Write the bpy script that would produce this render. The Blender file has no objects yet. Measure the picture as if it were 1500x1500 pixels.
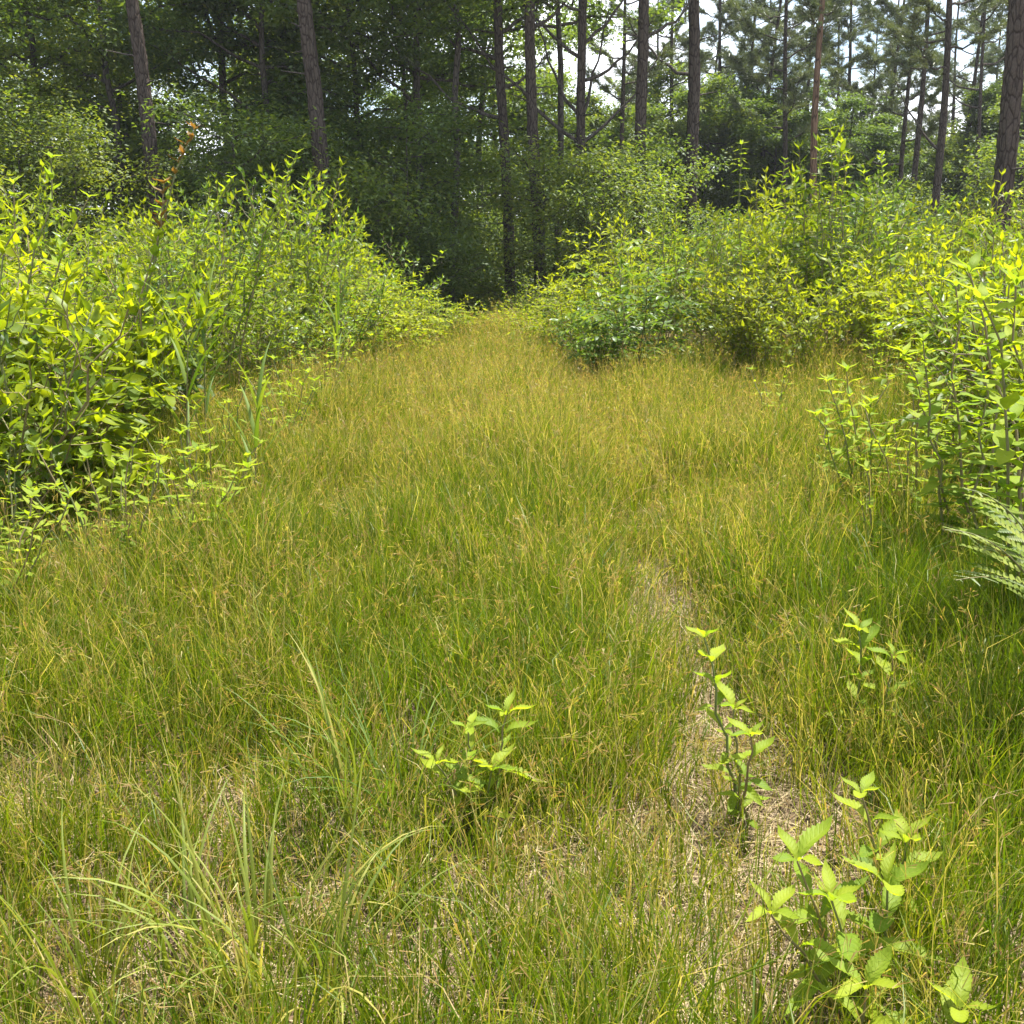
import bpy, math
import numpy as np
from mathutils import Vector, Matrix, noise

R = math.radians
sc = bpy.context.scene
C = sc.collection

# ------------------------------------------------------------------ camera
CAM_Z, PITCH, FOC = 1.60, 15.0, 1.0
cam_d = bpy.data.cameras.new('camera'); cam = bpy.data.objects.new('camera', cam_d); C.objects.link(cam)
cam_d.sensor_width = 36.0; cam_d.lens = 36.0 * FOC; cam_d.clip_start = 0.05; cam_d.clip_end = 2000
cam.location = (0, 0, CAM_Z); cam.rotation_euler = (R(90 - PITCH), 0, 0)
sc.camera = cam
# ------------------------------------------------------------------ sky, sun, exposure
HAZE = 0.00038
SUN_EL, SUN_AZ = 69.0, 50.0          # azimuth measured to the right of the view direction (+Y)
w = bpy.data.worlds.new('World'); sc.world = w; w.use_nodes = True
nt = w.node_tree; nt.nodes.clear()
sky = nt.nodes.new('ShaderNodeTexSky'); sky.sky_type = 'NISHITA'; sky.sun_disc = False
sky.sun_elevation = R(SUN_EL); sky.sun_rotation = R(SUN_AZ); sky.air_density = 1.0; sky.dust_density = 1.6
tc = nt.nodes.new('ShaderNodeTexCoord')
mp = nt.nodes.new('ShaderNodeMapping'); mp.inputs['Scale'].default_value = (1.0, 1.0, 2.6)
cn = nt.nodes.new('ShaderNodeTexNoise'); cn.inputs['Scale'].default_value = 3.1; cn.inputs['Detail'].default_value = 7; cn.inputs['Roughness'].default_value = 0.58
cr = nt.nodes.new('ShaderNodeValToRGB'); cr.color_ramp.elements[0].position = 0.40; cr.color_ramp.elements[1].position = 0.62
cm = nt.nodes.new('ShaderNodeMix'); cm.data_type = 'RGBA'; cm.inputs[7].default_value = (8.6, 8.9, 9.4, 1)
bg = nt.nodes.new('ShaderNodeBackground'); bg.inputs['Strength'].default_value = 0.095
wo = nt.nodes.new('ShaderNodeOutputWorld')
L = nt.links.new
L(tc.outputs['Generated'], mp.inputs['Vector']); L(mp.outputs[0], cn.inputs['Vector']); L(cn.outputs['Fac'], cr.inputs['Fac'])
L(cr.outputs['Color'], cm.inputs[0]); L(sky.outputs[0], cm.inputs[6]); L(cm.outputs[2], bg.inputs['Color']); L(bg.outputs[0], wo.inputs['Surface'])
sd = bpy.data.lights.new('sun', 'SUN'); sd.energy = 5.0; sd.angle = R(0.55); sd.color = (1.0, 0.94, 0.84)
sun = bpy.data.objects.new('sun', sd); C.objects.link(sun)
sdir = Vector((math.sin(R(SUN_AZ)) * math.cos(R(SUN_EL)), math.cos(R(SUN_AZ)) * math.cos(R(SUN_EL)), math.sin(R(SUN_EL))))
sun.rotation_euler = sdir.to_track_quat('Z', 'Y').to_euler(); sun.location = (6, 6, 30)
vs = sc.view_settings; vs.view_transform = 'Standard'; vs.look = 'None'; vs.gamma = 1.0; vs.exposure = 1.62
try: vs.use_curve_mapping = False
except Exception: pass
cy = sc.cycles
cy.max_bounces = 4; cy.diffuse_bounces = 3; cy.glossy_bounces = 2; cy.transmission_bounces = 3; cy.volume_bounces = 0
cy.transparent_max_bounces = 4; cy.caustics_reflective = False; cy.caustics_refractive = False
cy.sample_clamp_indirect = 4.0; cy.use_denoising = True
try: cy.denoiser = 'OPENIMAGEDENOISE'; cy.denoising_input_passes = 'RGB_ALBEDO_NORMAL'; cy.denoising_prefilter = 'ACCURATE'
except Exception: pass
cy.use_adaptive_sampling = False

# ------------------------------------------------------------------ helpers
def at(px, py, Y):
    """a point at depth Y (metres ahead) seen at photo pixel (px, py) - used to read real positions off the photograph"""
    x = (px - 750) / 1500 / FOC; v = (750 - py) / 1500 / FOC
    c, s = math.cos(R(PITCH)), math.sin(R(PITCH))
    d = np.array([x, c + v * s, -s + v * c]); k = Y / d[1]
    return np.array([0, 0, CAM_Z]) + d * k

def sstep(a, b, x):
    t = np.clip((x - a) / (b - a), 0, 1); return t * t * (3 - 2 * t)

def gz(x, y):
    x = np.asarray(x, float); y = np.asarray(y, float)
    z = 0.025 * np.sin(0.9 * x + 0.35 * y) + 0.02 * np.sin(0.75 * y + 1.3 * x + 1.0) + 0.012 * np.sin(2.9 * x - 1.7 * y)
    rut = np.exp(-((x - RL(y)) / 0.22) ** 2) + np.exp(-((x - RR(y)) / 0.22) ** 2)
    z = z - 0.05 * rut * (1 - sstep(14, 18, y))
    z = z - 1.3 * sstep(14.5, 34, y) - 0.6 * sstep(34, 90, y)
    z = z + 0.10 * sstep(1.8, 3.2, np.abs(x)) * (1 - sstep(20, 30, y))
    return z
def RL(y): return -0.80 - 0.02 * np.clip(np.asarray(y, float), 0, 20)
def RR(y): return 0.66 + 0.012 * np.clip(np.asarray(y, float), 0, 14)

def mesh_np(name, V, F, mat=None, attrs=None, smooth=True):
    V = np.ascontiguousarray(V, np.float32); F = np.ascontiguousarray(F, np.int32)
    me = bpy.data.meshes.new(name); n, m = len(V), len(F)
    me.vertices.add(n); me.vertices.foreach_set('co', V.ravel())
    me.loops.add(m * 3); me.loops.foreach_set('vertex_index', F.ravel())
    me.polygons.add(m); me.polygons.foreach_set('loop_start', np.arange(0, m * 3, 3, dtype=np.int32))
    try: me.polygons.foreach_set('loop_total', np.full(m, 3, np.int32))
    except Exception: pass
    if smooth: me.polygons.foreach_set('use_smooth', np.ones(m, bool))
    for k, a in (attrs or {}).items():
        at_ = me.attributes.new(k, 'FLOAT', 'POINT'); at_.data.foreach_set('value', np.ascontiguousarray(a, np.float32))
    me.update(calc_edges=True)
    if mat: me.materials.append(mat)
    return me

def obj(name, me, parent=None, loc=None, kind=None):
    o = bpy.data.objects.new(name, me); C.objects.link(o)
    if parent is not None: o.parent = parent
    if loc is not None: o.location = loc
    if kind: o['kind'] = kind
    return o

def tag(o, label, cat, group=None, kind=None):
    o['label'] = label; o['category'] = cat
    if group: o['group'] = group
    if kind: o['kind'] = kind
    return o

def thing(name, label, cat, loc=(0, 0, 0), rz=0.0, group=None):
    o = bpy.data.objects.new(name, None); C.objects.link(o); o.empty_display_size = 0.1
    o.location = [float(c) for c in loc]; o.rotation_euler = (0, 0, rz)
    return tag(o, label, cat, group)

def copy_tree(o, parent=None):
    c = o.copy(); C.objects.link(c); c.parent = parent
    for ch in list(o.children): copy_tree(ch, c)
    return c

def norm(a):
    a = np.asarray(a, float); return a / np.maximum(np.linalg.norm(a, axis=-1, keepdims=True), 1e-9)

def tube(P, rad, sides=5):
    P = np.asarray(P, float); n = len(P); rad = np.broadcast_to(np.asarray(rad, float), (n,))
    T = norm(np.gradient(P, axis=0)); ref = np.where(np.abs(T[:, 2:3]) > 0.9, np.array([[1.0, 0, 0]]), np.array([[0, 0, 1.0]]))
    A = norm(np.cross(T, ref)); B = np.cross(T, A)
    for i in range(1, n):                      # keep the frame from flipping
        A[i] = norm(A[i - 1] - T[i] * np.dot(A[i - 1], T[i])); B[i] = np.cross(T[i], A[i])
    th = np.linspace(0, 2 * np.pi, sides, endpoint=False)
    V = P[:, None, :] + rad[:, None, None] * (np.cos(th)[None, :, None] * A[:, None, :] + np.sin(th)[None, :, None] * B[:, None, :])
    V = V.reshape(-1, 3); F = []
    for i in range(n - 1):
        for j in range(sides):
            a = i * sides + j; b = i * sides + (j + 1) % sides; F += [(a, b, b + sides), (a, b + sides, a + sides)]
    return V, np.array(F, np.int32)

def join(parts):
    Vs, Fs, o = [], [], 0
    for V, F in parts:
        Vs.append(V); Fs.append(F + o); o += len(V)
    return np.concatenate(Vs), np.concatenate(Fs)

# ------------------------------------------------------------------ leaf prototypes (base at the origin, along +Y, unit length)
def leaf_proto(n, W, fold=0.25, droop=0.18, peak=0.42, serr=0.0, pleat=0.0, twist=0.0):
    t = np.linspace(0, 1, n + 1)
    prof = (t ** 0.8) * (1 - t) ** (0.95 * (1 - peak) / peak); prof = prof / prof.max() * W * 0.5
    if serr: prof = prof * (1 + serr * (np.arange(n + 1) % 2 * 2 - 1))
    z0 = -droop * t ** 2 + 0.05 * np.sin(t * 7)
    zp = pleat * (np.arange(n + 1) % 2 * 2 - 1)
    mid = np.stack([0 * t, t, z0], 1)
    sh = 0.10 * prof / max(W, 1e-3) * 2 if serr or pleat else 0 * t
    lf = np.stack([-prof * np.cos(fold), t + sh, z0 + prof * np.sin(fold) + zp * prof / (W * .5) + twist * t * prof], 1)
    rt = np.stack([prof * np.cos(fold), t + sh, z0 + prof * np.sin(fold) + zp * prof / (W * .5) - twist * t * prof], 1)
    V = np.concatenate([mid, lf, rt]); F = []; k = n + 1
    for i in range(n):
        if i == 0: F += [(0, 1, k + 1), (0, 2 * k + 1, 1)]
        elif i == n - 1: F += [(i, i + 1, k + i), (i, 2 * k + i, i + 1)]
        else: F += [(i, i + 1, k + i + 1), (i, k + i + 1, k + i), (i, 2 * k + i, 2 * k + i + 1), (i, 2 * k + i + 1, i + 1)]
    lu = np.concatenate([0 * t, -np.ones(k), np.ones(k)]); lv = np.concatenate([t, t, t])
    return V, np.array(F, np.int32), lu, lv

DIAMOND = (np.array([[0, 0, 0], [-.24, .42, .07], [0, 1, -.1], [.24, .42, .07]], float), np.array([[0, 2, 1], [0, 3, 2]], np.int32))

def frames(d, up):
    d = norm(d); x = norm(np.cross(d, up)); z = np.cross(x, d)
    return x, d, z

def place(proto, pos, d, up, ln, wd=None, tint=None):
    PV, PF = proto[0], proto[1]; N = len(pos)
    x, y, z = frames(d, up); ln = np.asarray(ln)[:, None, None]; wd = ln if wd is None else np.asarray(wd)[:, None, None]
    V = pos[:, None, :] + PV[None, :, 0:1] * x[:, None, :] * wd + PV[None, :, 1:2] * y[:, None, :] * ln + PV[None, :, 2:3] * z[:, None, :] * ln
    F = PF[None] + (np.arange(N) * len(PV))[:, None, None]
    tt = np.repeat(tint if tint is not None else np.zeros(N), len(PV))
    return V.reshape(-1, 3), F.reshape(-1, 3).astype(np.int32), tt

# ------------------------------------------------------------------ materials
def nodes(name):
    m = bpy.data.materials.new(name); m.use_nodes = True; t = m.node_tree; t.nodes.clear(); return m, t

def ramp(t, stops):
    r = t.nodes.new('ShaderNodeValToRGB'); e = r.color_ramp.elements
    while len(e) < len(stops): e.new(0.5)
    for i, (p, c) in enumerate(stops): e[i].position = p; e[i].color = (*c, 1)
    return r

def math_n(t, op, a, b=None, clamp=False):
    n = t.nodes.new('ShaderNodeMath'); n.operation = op; n.use_clamp = clamp
    for i, v in enumerate((a, b)):
        if v is None: continue
        if isinstance(v, (int, float)): n.inputs[i].default_value = v
        else: t.links.new(v, n.inputs[i])
    return n.outputs[0]

def leaf_mat(name, stops, trans=0.5, tgain=(1.7, 1.5, 0.8), gloss=0.06, rough=0.6, veins=False, wn=None, orand=0.45):
    """thin leaf: diffuse + translucent + a little gloss; colour by leaf (attribute tint), by object and, for wn, by patches of the place"""
    m, t = nodes(name); L = t.links.new
    at_ = t.nodes.new('ShaderNodeAttribute'); at_.attribute_name = 'tint'
    oi = t.nodes.new('ShaderNodeObjectInfo')
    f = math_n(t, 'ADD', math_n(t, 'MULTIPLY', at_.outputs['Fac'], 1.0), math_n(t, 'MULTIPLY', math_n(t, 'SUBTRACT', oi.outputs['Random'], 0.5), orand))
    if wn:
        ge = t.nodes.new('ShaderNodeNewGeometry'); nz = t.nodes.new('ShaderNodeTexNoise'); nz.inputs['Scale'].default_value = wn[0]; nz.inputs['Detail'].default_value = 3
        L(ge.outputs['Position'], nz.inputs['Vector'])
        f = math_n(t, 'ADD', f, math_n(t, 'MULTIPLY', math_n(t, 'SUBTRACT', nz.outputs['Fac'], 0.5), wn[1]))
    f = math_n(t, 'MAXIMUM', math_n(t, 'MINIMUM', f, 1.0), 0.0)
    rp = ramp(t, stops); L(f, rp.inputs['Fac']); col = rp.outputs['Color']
    bump = None
    if veins:
        au = t.nodes.new('ShaderNodeAttribute'); au.attribute_name = 'lu'; av = t.nodes.new('ShaderNodeAttribute'); av.attribute_name = 'lv'
        au_abs = math_n(t, 'ABSOLUTE', au.outputs['Fac'])
        rib = math_n(t, 'LESS_THAN', au_abs, 0.07)
        ph = math_n(t, 'SUBTRACT', math_n(t, 'MULTIPLY', av.outputs['Fac'], 62.0), math_n(t, 'MULTIPLY', au_abs, 9.0))
        wv = math_n(t, 'POWER', math_n(t, 'ABSOLUTE', math_n(t, 'SINE', math_n(t, 'MULTIPLY', ph, 0.5))), 8.0)
        vein = math_n(t, 'MAXIMUM', rib, math_n(t, 'MULTIPLY', wv, 0.55))
        mx = t.nodes.new('ShaderNodeMix'); mx.data_type = 'RGBA'; mx.blend_type = 'MIX'
        L(math_n(t, 'MULTIPLY', vein, 0.35), mx.inputs[0]); L(col, mx.inputs[6]); mx.inputs[7].default_value = (0.26, 0.30, 0.04, 1); col = mx.outputs[2]
        bp = t.nodes.new('ShaderNodeBump'); bp.inputs['Strength'].default_value = 0.5; bp.inputs['Distance'].default_value = 0.002; bp.invert = True
        L(vein, bp.inputs['Height']); bump = bp.outputs[0]
    di = t.nodes.new('ShaderNodeBsdfDiffuse'); tr = t.nodes.new('ShaderNodeBsdfTranslucent'); gl = t.nodes.new('ShaderNodeBsdfGlossy')
    gl.inputs['Roughness'].default_value = rough; gl.inputs['Color'].default_value = (0.9, 0.95, 1.0, 1)
    mg = t.nodes.new('ShaderNodeMix'); mg.data_type = 'RGBA'; mg.blend_type = 'MULTIPLY'; mg.inputs[0].default_value = 1.0
    L(col, mg.inputs[6]); mg.inputs[7].default_value = (*tgain, 1); mg.clamp_result = False
    L(col, di.inputs['Color']); L(mg.outputs[2], tr.inputs['Color'])
    if bump: L(bump, di.inputs['Normal']); L(bump, gl.inputs['Normal'])
    m1 = t.nodes.new('ShaderNodeMixShader'); m1.inputs[0].default_value = trans; L(di.outputs[0], m1.inputs[1]); L(tr.outputs[0], m1.inputs[2])
    m2 = t.nodes.new('ShaderNodeMixShader'); m2.inputs[0].default_value = gloss; L(m1.outputs[0], m2.inputs[1]); L(gl.outputs[0], m2.inputs[2])
    ou = t.nodes.new('ShaderNodeOutputMaterial'); L(m2.outputs[0], ou.inputs['Surface'])
    return m

def bark_mat(name, c1, c2, crack, sc_=(9, 9, 2.2), bumpd=0.02):
    m, t = nodes(name); L = t.links.new
    tc = t.nodes.new('ShaderNodeTexCoord'); mp = t.nodes.new('ShaderNodeMapping'); mp.inputs['Scale'].default_value = sc_; L(tc.outputs['Object'], mp.inputs['Vector'])
    nz0 = t.nodes.new('ShaderNodeTexNoise'); nz0.inputs['Scale'].default_value = 1.6; nz0.inputs['Detail'].default_value = 4; L(mp.outputs[0], nz0.inputs['Vector'])
    ad = t.nodes.new('ShaderNodeMix'); ad.data_type = 'VECTOR'; ad.inputs[0].default_value = 0.22; L(mp.outputs[0], ad.inputs[4]); L(nz0.outputs['Color'], ad.inputs[5])
    vo = t.nodes.new('ShaderNodeTexVoronoi'); vo.feature = 'DISTANCE_TO_EDGE'; vo.inputs['Scale'].default_value = 1.0; L(ad.outputs[1], vo.inputs['Vector'])
    nz = t.nodes.new('ShaderNodeTexNoise'); nz.inputs['Scale'].default_value = 5; nz.inputs['Detail'].default_value = 6; L(mp.outputs[0], nz.inputs['Vector'])
    rp = ramp(t, [(0.25, c1), (0.75, c2)]); L(nz.outputs['Fac'], rp.inputs['Fac'])
    cr = ramp(t, [(0.0, (1, 1, 1)), (0.11, (0, 0, 0))]); L(vo.outputs['Distance'], cr.inputs['Fac'])
    mx = t.nodes.new('ShaderNodeMix'); mx.data_type = 'RGBA'; L(cr.outputs['Color'], mx.inputs[0]); L(rp.outputs['Color'], mx.inputs[6]); mx.inputs[7].default_value = (*crack, 1)
    h = math_n(t, 'ADD', math_n(t, 'MINIMUM', math_n(t, 'MULTIPLY', vo.outputs['Distance'], 4.0), 1.0), math_n(t, 'MULTIPLY', nz.outputs['Fac'], 0.5))
    bp = t.nodes.new('ShaderNodeBump'); bp.inputs['Strength'].default_value = 0.9; bp.inputs['Distance'].default_value = bumpd; L(h, bp.inputs['Height'])
    b = t.nodes.new('ShaderNodeBsdfDiffuse'); L(mx.outputs[2], b.inputs['Color']); L(bp.outputs[0], b.inputs['Normal'])
    ou = t.nodes.new('ShaderNodeOutputMaterial'); L(b.outputs[0], ou.inputs['Surface'])
    return m

def stem_mat(name, c1, c2):
    m, t = nodes(name); L = t.links.new
    oi = t.nodes.new('ShaderNodeObjectInfo'); nz = t.nodes.new('ShaderNodeTexNoise'); nz.inputs['Scale'].default_value = 30
    tc = t.nodes.new('ShaderNodeTexCoord'); L(tc.outputs['Object'], nz.inputs['Vector'])
    f = math_n(t, 'ADD', math_n(t, 'MULTIPLY', oi.outputs['Random'], 0.6), math_n(t, 'MULTIPLY', nz.outputs['Fac'], 0.4))
    rp = ramp(t, [(0.2, c1), (0.8, c2)]); L(f, rp.inputs['Fac'])
    b = t.nodes.new('ShaderNodeBsdfPrincipled'); b.inputs['Roughness'].default_value = 0.6; L(rp.outputs['Color'], b.inputs['Base Color'])
    ou = t.nodes.new('ShaderNodeOutputMaterial'); L(b.outputs[0], ou.inputs['Surface'])
    return m

M = {}
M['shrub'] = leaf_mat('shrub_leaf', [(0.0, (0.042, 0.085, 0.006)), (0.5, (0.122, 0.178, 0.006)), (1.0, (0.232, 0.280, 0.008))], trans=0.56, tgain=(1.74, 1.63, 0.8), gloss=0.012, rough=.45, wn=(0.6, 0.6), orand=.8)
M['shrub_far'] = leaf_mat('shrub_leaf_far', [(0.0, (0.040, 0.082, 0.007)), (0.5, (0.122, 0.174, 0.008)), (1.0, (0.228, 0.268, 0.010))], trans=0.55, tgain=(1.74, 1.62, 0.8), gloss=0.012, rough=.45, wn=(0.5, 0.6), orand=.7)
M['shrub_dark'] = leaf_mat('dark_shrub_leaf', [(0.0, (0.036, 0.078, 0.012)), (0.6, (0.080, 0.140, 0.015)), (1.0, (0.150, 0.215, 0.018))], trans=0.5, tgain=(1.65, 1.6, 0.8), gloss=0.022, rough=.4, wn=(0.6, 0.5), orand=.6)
M['rust'] = leaf_mat('rusty_leaf', [(0.0, (0.15, 0.105, 0.025)), (0.25, (0.105, 0.130, 0.012)), (0.7, (0.140, 0.185, 0.012)), (1.0, (0.23, 0.245, 0.014))], trans=0.52, tgain=(1.7, 1.55, .8), gloss=0.014)
M['copper'] = leaf_mat('young_copper_leaf', [(0.0, (0.13, 0.10, 0.02)), (1.0, (0.17, 0.10, 0.022))], trans=0.45, tgain=(1.4, 1.1, 0.7), gloss=0.02)
M['sapling'] = leaf_mat('sapling_leaf', [(0.0, (0.095, 0.170, 0.012)), (0.5, (0.160, 0.240, 0.012)), (1.0, (0.240, 0.300, 0.016))], trans=0.5, tgain=(1.6, 1.6, 0.9), gloss=0.012, veins=True, orand=0.8)
M['fern'] = leaf_mat('fern_leaf', [(0.0, (0.12, 0.175, 0.045)), (1.0, (0.24, 0.28, 0.10))], trans=0.45, tgain=(1.3, 1.3, 0.9), gloss=0.05, rough=0.5)
M['tree'] = leaf_mat('tree_leaf', [(0.0, (0.055, 0.100, 0.015)), (0.6, (0.105, 0.155, 0.020)), (1.0, (0.165, 0.195, 0.025))], trans=0.54, tgain=(1.75, 1.65, 0.7), gloss=0.03, wn=(0.25, 0.7), orand=0.6)
M['under'] = leaf_mat('understory_leaf', [(0.0, (0.055, 0.100, 0.015)), (0.6, (0.105, 0.155, 0.020)), (1.0, (0.165, 0.195, 0.025))], trans=0.54, tgain=(1.75, 1.65, 0.7), gloss=0.03, wn=(0.4, 0.5))
M['needle'] = leaf_mat('pine_needle', [(0.0, (0.055, 0.085, 0.026)), (1.0, (0.11, 0.135, 0.036))], trans=0.35, tgain=(1.4, 1.35, 0.8), gloss=0.05, rough=0.4)
M['grass'] = leaf_mat('grass_blade', [(0.0, (0.060, 0.108, 0.004)), (0.35, (0.120, 0.165, 0.005)), (0.55, (0.182, 0.195, 0.010)), (0.75, (0.27, 0.250, 0.042)), (0.9, (0.39, 0.320, 0.120)), (1.0, (0.22, 0.122, 0.050))], trans=0.5, tgain=(1.51, 1.52, 0.72), gloss=0.012, rough=0.45, orand=0.0)
M['straw'] = leaf_mat('dead_straw', [(0.0, (0.16, 0.115, 0.06)), (0.5, (0.28, 0.22, 0.11)), (1.0, (0.40, 0.33, 0.19))], trans=0.2, tgain=(1.1, 1.0, 0.9), gloss=0.02, orand=0.0)
M['tuft'] = leaf_mat('tuft_blade', [(0.0, (0.10, 0.145, 0.012)), (0.6, (0.185, 0.225, 0.030)), (1.0, (0.31, 0.29, 0.065))], trans=0.45, tgain=(1.5, 1.4, 0.8), gloss=0.018, orand=0.9)
M['reed'] = leaf_mat('reed_leaf', [(0.0, (0.065, 0.125, 0.010)), (1.0, (0.13, 0.19, 0.018))], trans=0.45, gloss=0.018, orand=0.7)
M['stem'] = stem_mat('green_stem', (0.10, 0.125, 0.03), (0.17, 0.125, 0.055))
M['twig'] = stem_mat('brown_twig', (0.07, 0.05, 0.035), (0.14, 0.10, 0.07))
M['bark'] = bark_mat('pine_bark', (0.052, 0.043, 0.037), (0.098, 0.080, 0.069), (0.026, 0.021, 0.018), (17, 17, 5), .02)
M['bark_sunlit'] = bark_mat('pine_bark_sunlit_red', (0.14, 0.085, 0.058), (0.24, 0.155, 0.105), (0.05, 0.033, 0.026))  # paler, redder pine bark: sun on the trunk put into the colour
M['bark_tree'] = bark_mat('broadleaf_bark', (0.06, 0.052, 0.045), (0.12, 0.105, 0.09), (0.03, 0.027, 0.024), (14, 14, 4), 0.008)

def ground_mat():
    m, t = nodes('soil_and_straw'); L = t.links.new
    ge = t.nodes.new('ShaderNodeNewGeometry')
    n1 = t.nodes.new('ShaderNodeTexNoise'); n1.inputs['Scale'].default_value = 1.3; n1.inputs['Detail'].default_value = 5
    n2 = t.nodes.new('ShaderNodeTexNoise'); n2.inputs['Scale'].default_value = 45; n2.inputs['Detail'].default_value = 8; n2.inputs['Roughness'].default_value = 0.75
    mp = t.nodes.new('ShaderNodeMapping'); mp.inputs['Scale'].default_value = (110, 18, 60); mp.inputs['Rotation'].default_value = (0, 0, 0.6)
    n3 = t.nodes.new('ShaderNodeTexNoise'); n3.inputs['Scale'].default_value = 1; n3.inputs['Detail'].default_value = 5
    L(ge.outputs['Position'], n1.inputs['Vector']); L(ge.outputs['Position'], n2.inputs['Vector']); L(ge.outputs['Position'], mp.inputs['Vector']); L(mp.outputs[0], n3.inputs['Vector'])
    f = math_n(t, 'ADD', math_n(t, 'MULTIPLY', n2.outputs['Fac'], 0.55), math_n(t, 'MULTIPLY', n3.outputs['Fac'], 0.45))
    rp = ramp(t, [(0.38, (0.045, 0.032, 0.022)), (0.52, (0.14, 0.10, 0.065)), (0.68, (0.30, 0.24, 0.16))]); L(f, rp.inputs['Fac'])
    far = ramp(t, [(0.40, (0.07, 0.055, 0.035)), (0.62, (0.13, 0.12, 0.05))]); L(n2.outputs['Fac'], far.inputs['Fac'])
    sp = t.nodes.new('ShaderNodeSeparateXYZ'); L(ge.outputs['Position'], sp.inputs[0])
    mr = t.nodes.new('ShaderNodeMapRange'); mr.inputs[1].default_value = 12; mr.inputs[2].default_value = 20; L(sp.outputs['Y'], mr.inputs[0])
    mx = t.nodes.new('ShaderNodeMix'); mx.data_type = 'RGBA'; L(mr.outputs[0], mx.inputs[0]); L(rp.outputs['Color'], mx.inputs[6]); L(far.outputs['Color'], mx.inputs[7])
    bp = t.nodes.new('ShaderNodeBump'); bp.inputs['Strength'].default_value = 0.8; bp.inputs['Distance'].default_value = 0.02; L(f, bp.inputs['Height'])
    b = t.nodes.new('ShaderNodeBsdfDiffuse'); L(mx.outputs[2], b.inputs['Color']); L(bp.outputs[0], b.inputs['Normal'])
    ou = t.nodes.new('ShaderNodeOutputMaterial'); L(b.outputs[0], ou.inputs['Surface'])
    return m
M['ground'] = ground_mat()

# ------------------------------------------------------------------ ground: one sheet to the horizon
xs = np.concatenate([np.linspace(-400, -14, 40), np.arange(-13.5, 13.6, 0.25), np.linspace(14, 400, 40)])
ys = np.concatenate([np.linspace(-120, -1, 24), np.arange(-0.8, 24, 0.22), np.linspace(24.5, 60, 40), np.linspace(64, 600, 50)])
X, Y = np.meshgrid(xs, ys); rg = np.random.default_rng(5)
Z = gz(X, Y) + rg.normal(0, 0.006, X.shape)
nx, ny = len(xs), len(ys); idx = np.arange(nx * ny).reshape(ny, nx)
a, b, c, d = idx[:-1, :-1].ravel(), idx[:-1, 1:].ravel(), idx[1:, 1:].ravel(), idx[1:, :-1].ravel()
gr = obj('ground', mesh_np('ground', np.stack([X.ravel(), Y.ravel(), Z.ravel()], 1), np.concatenate([np.stack([a, b, c], 1), np.stack([a, c, d], 1)]), M['ground']))
gr['kind'] = 'structure'; gr['label'] = 'straw-littered soil of the grassy track and forest floor'

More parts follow.
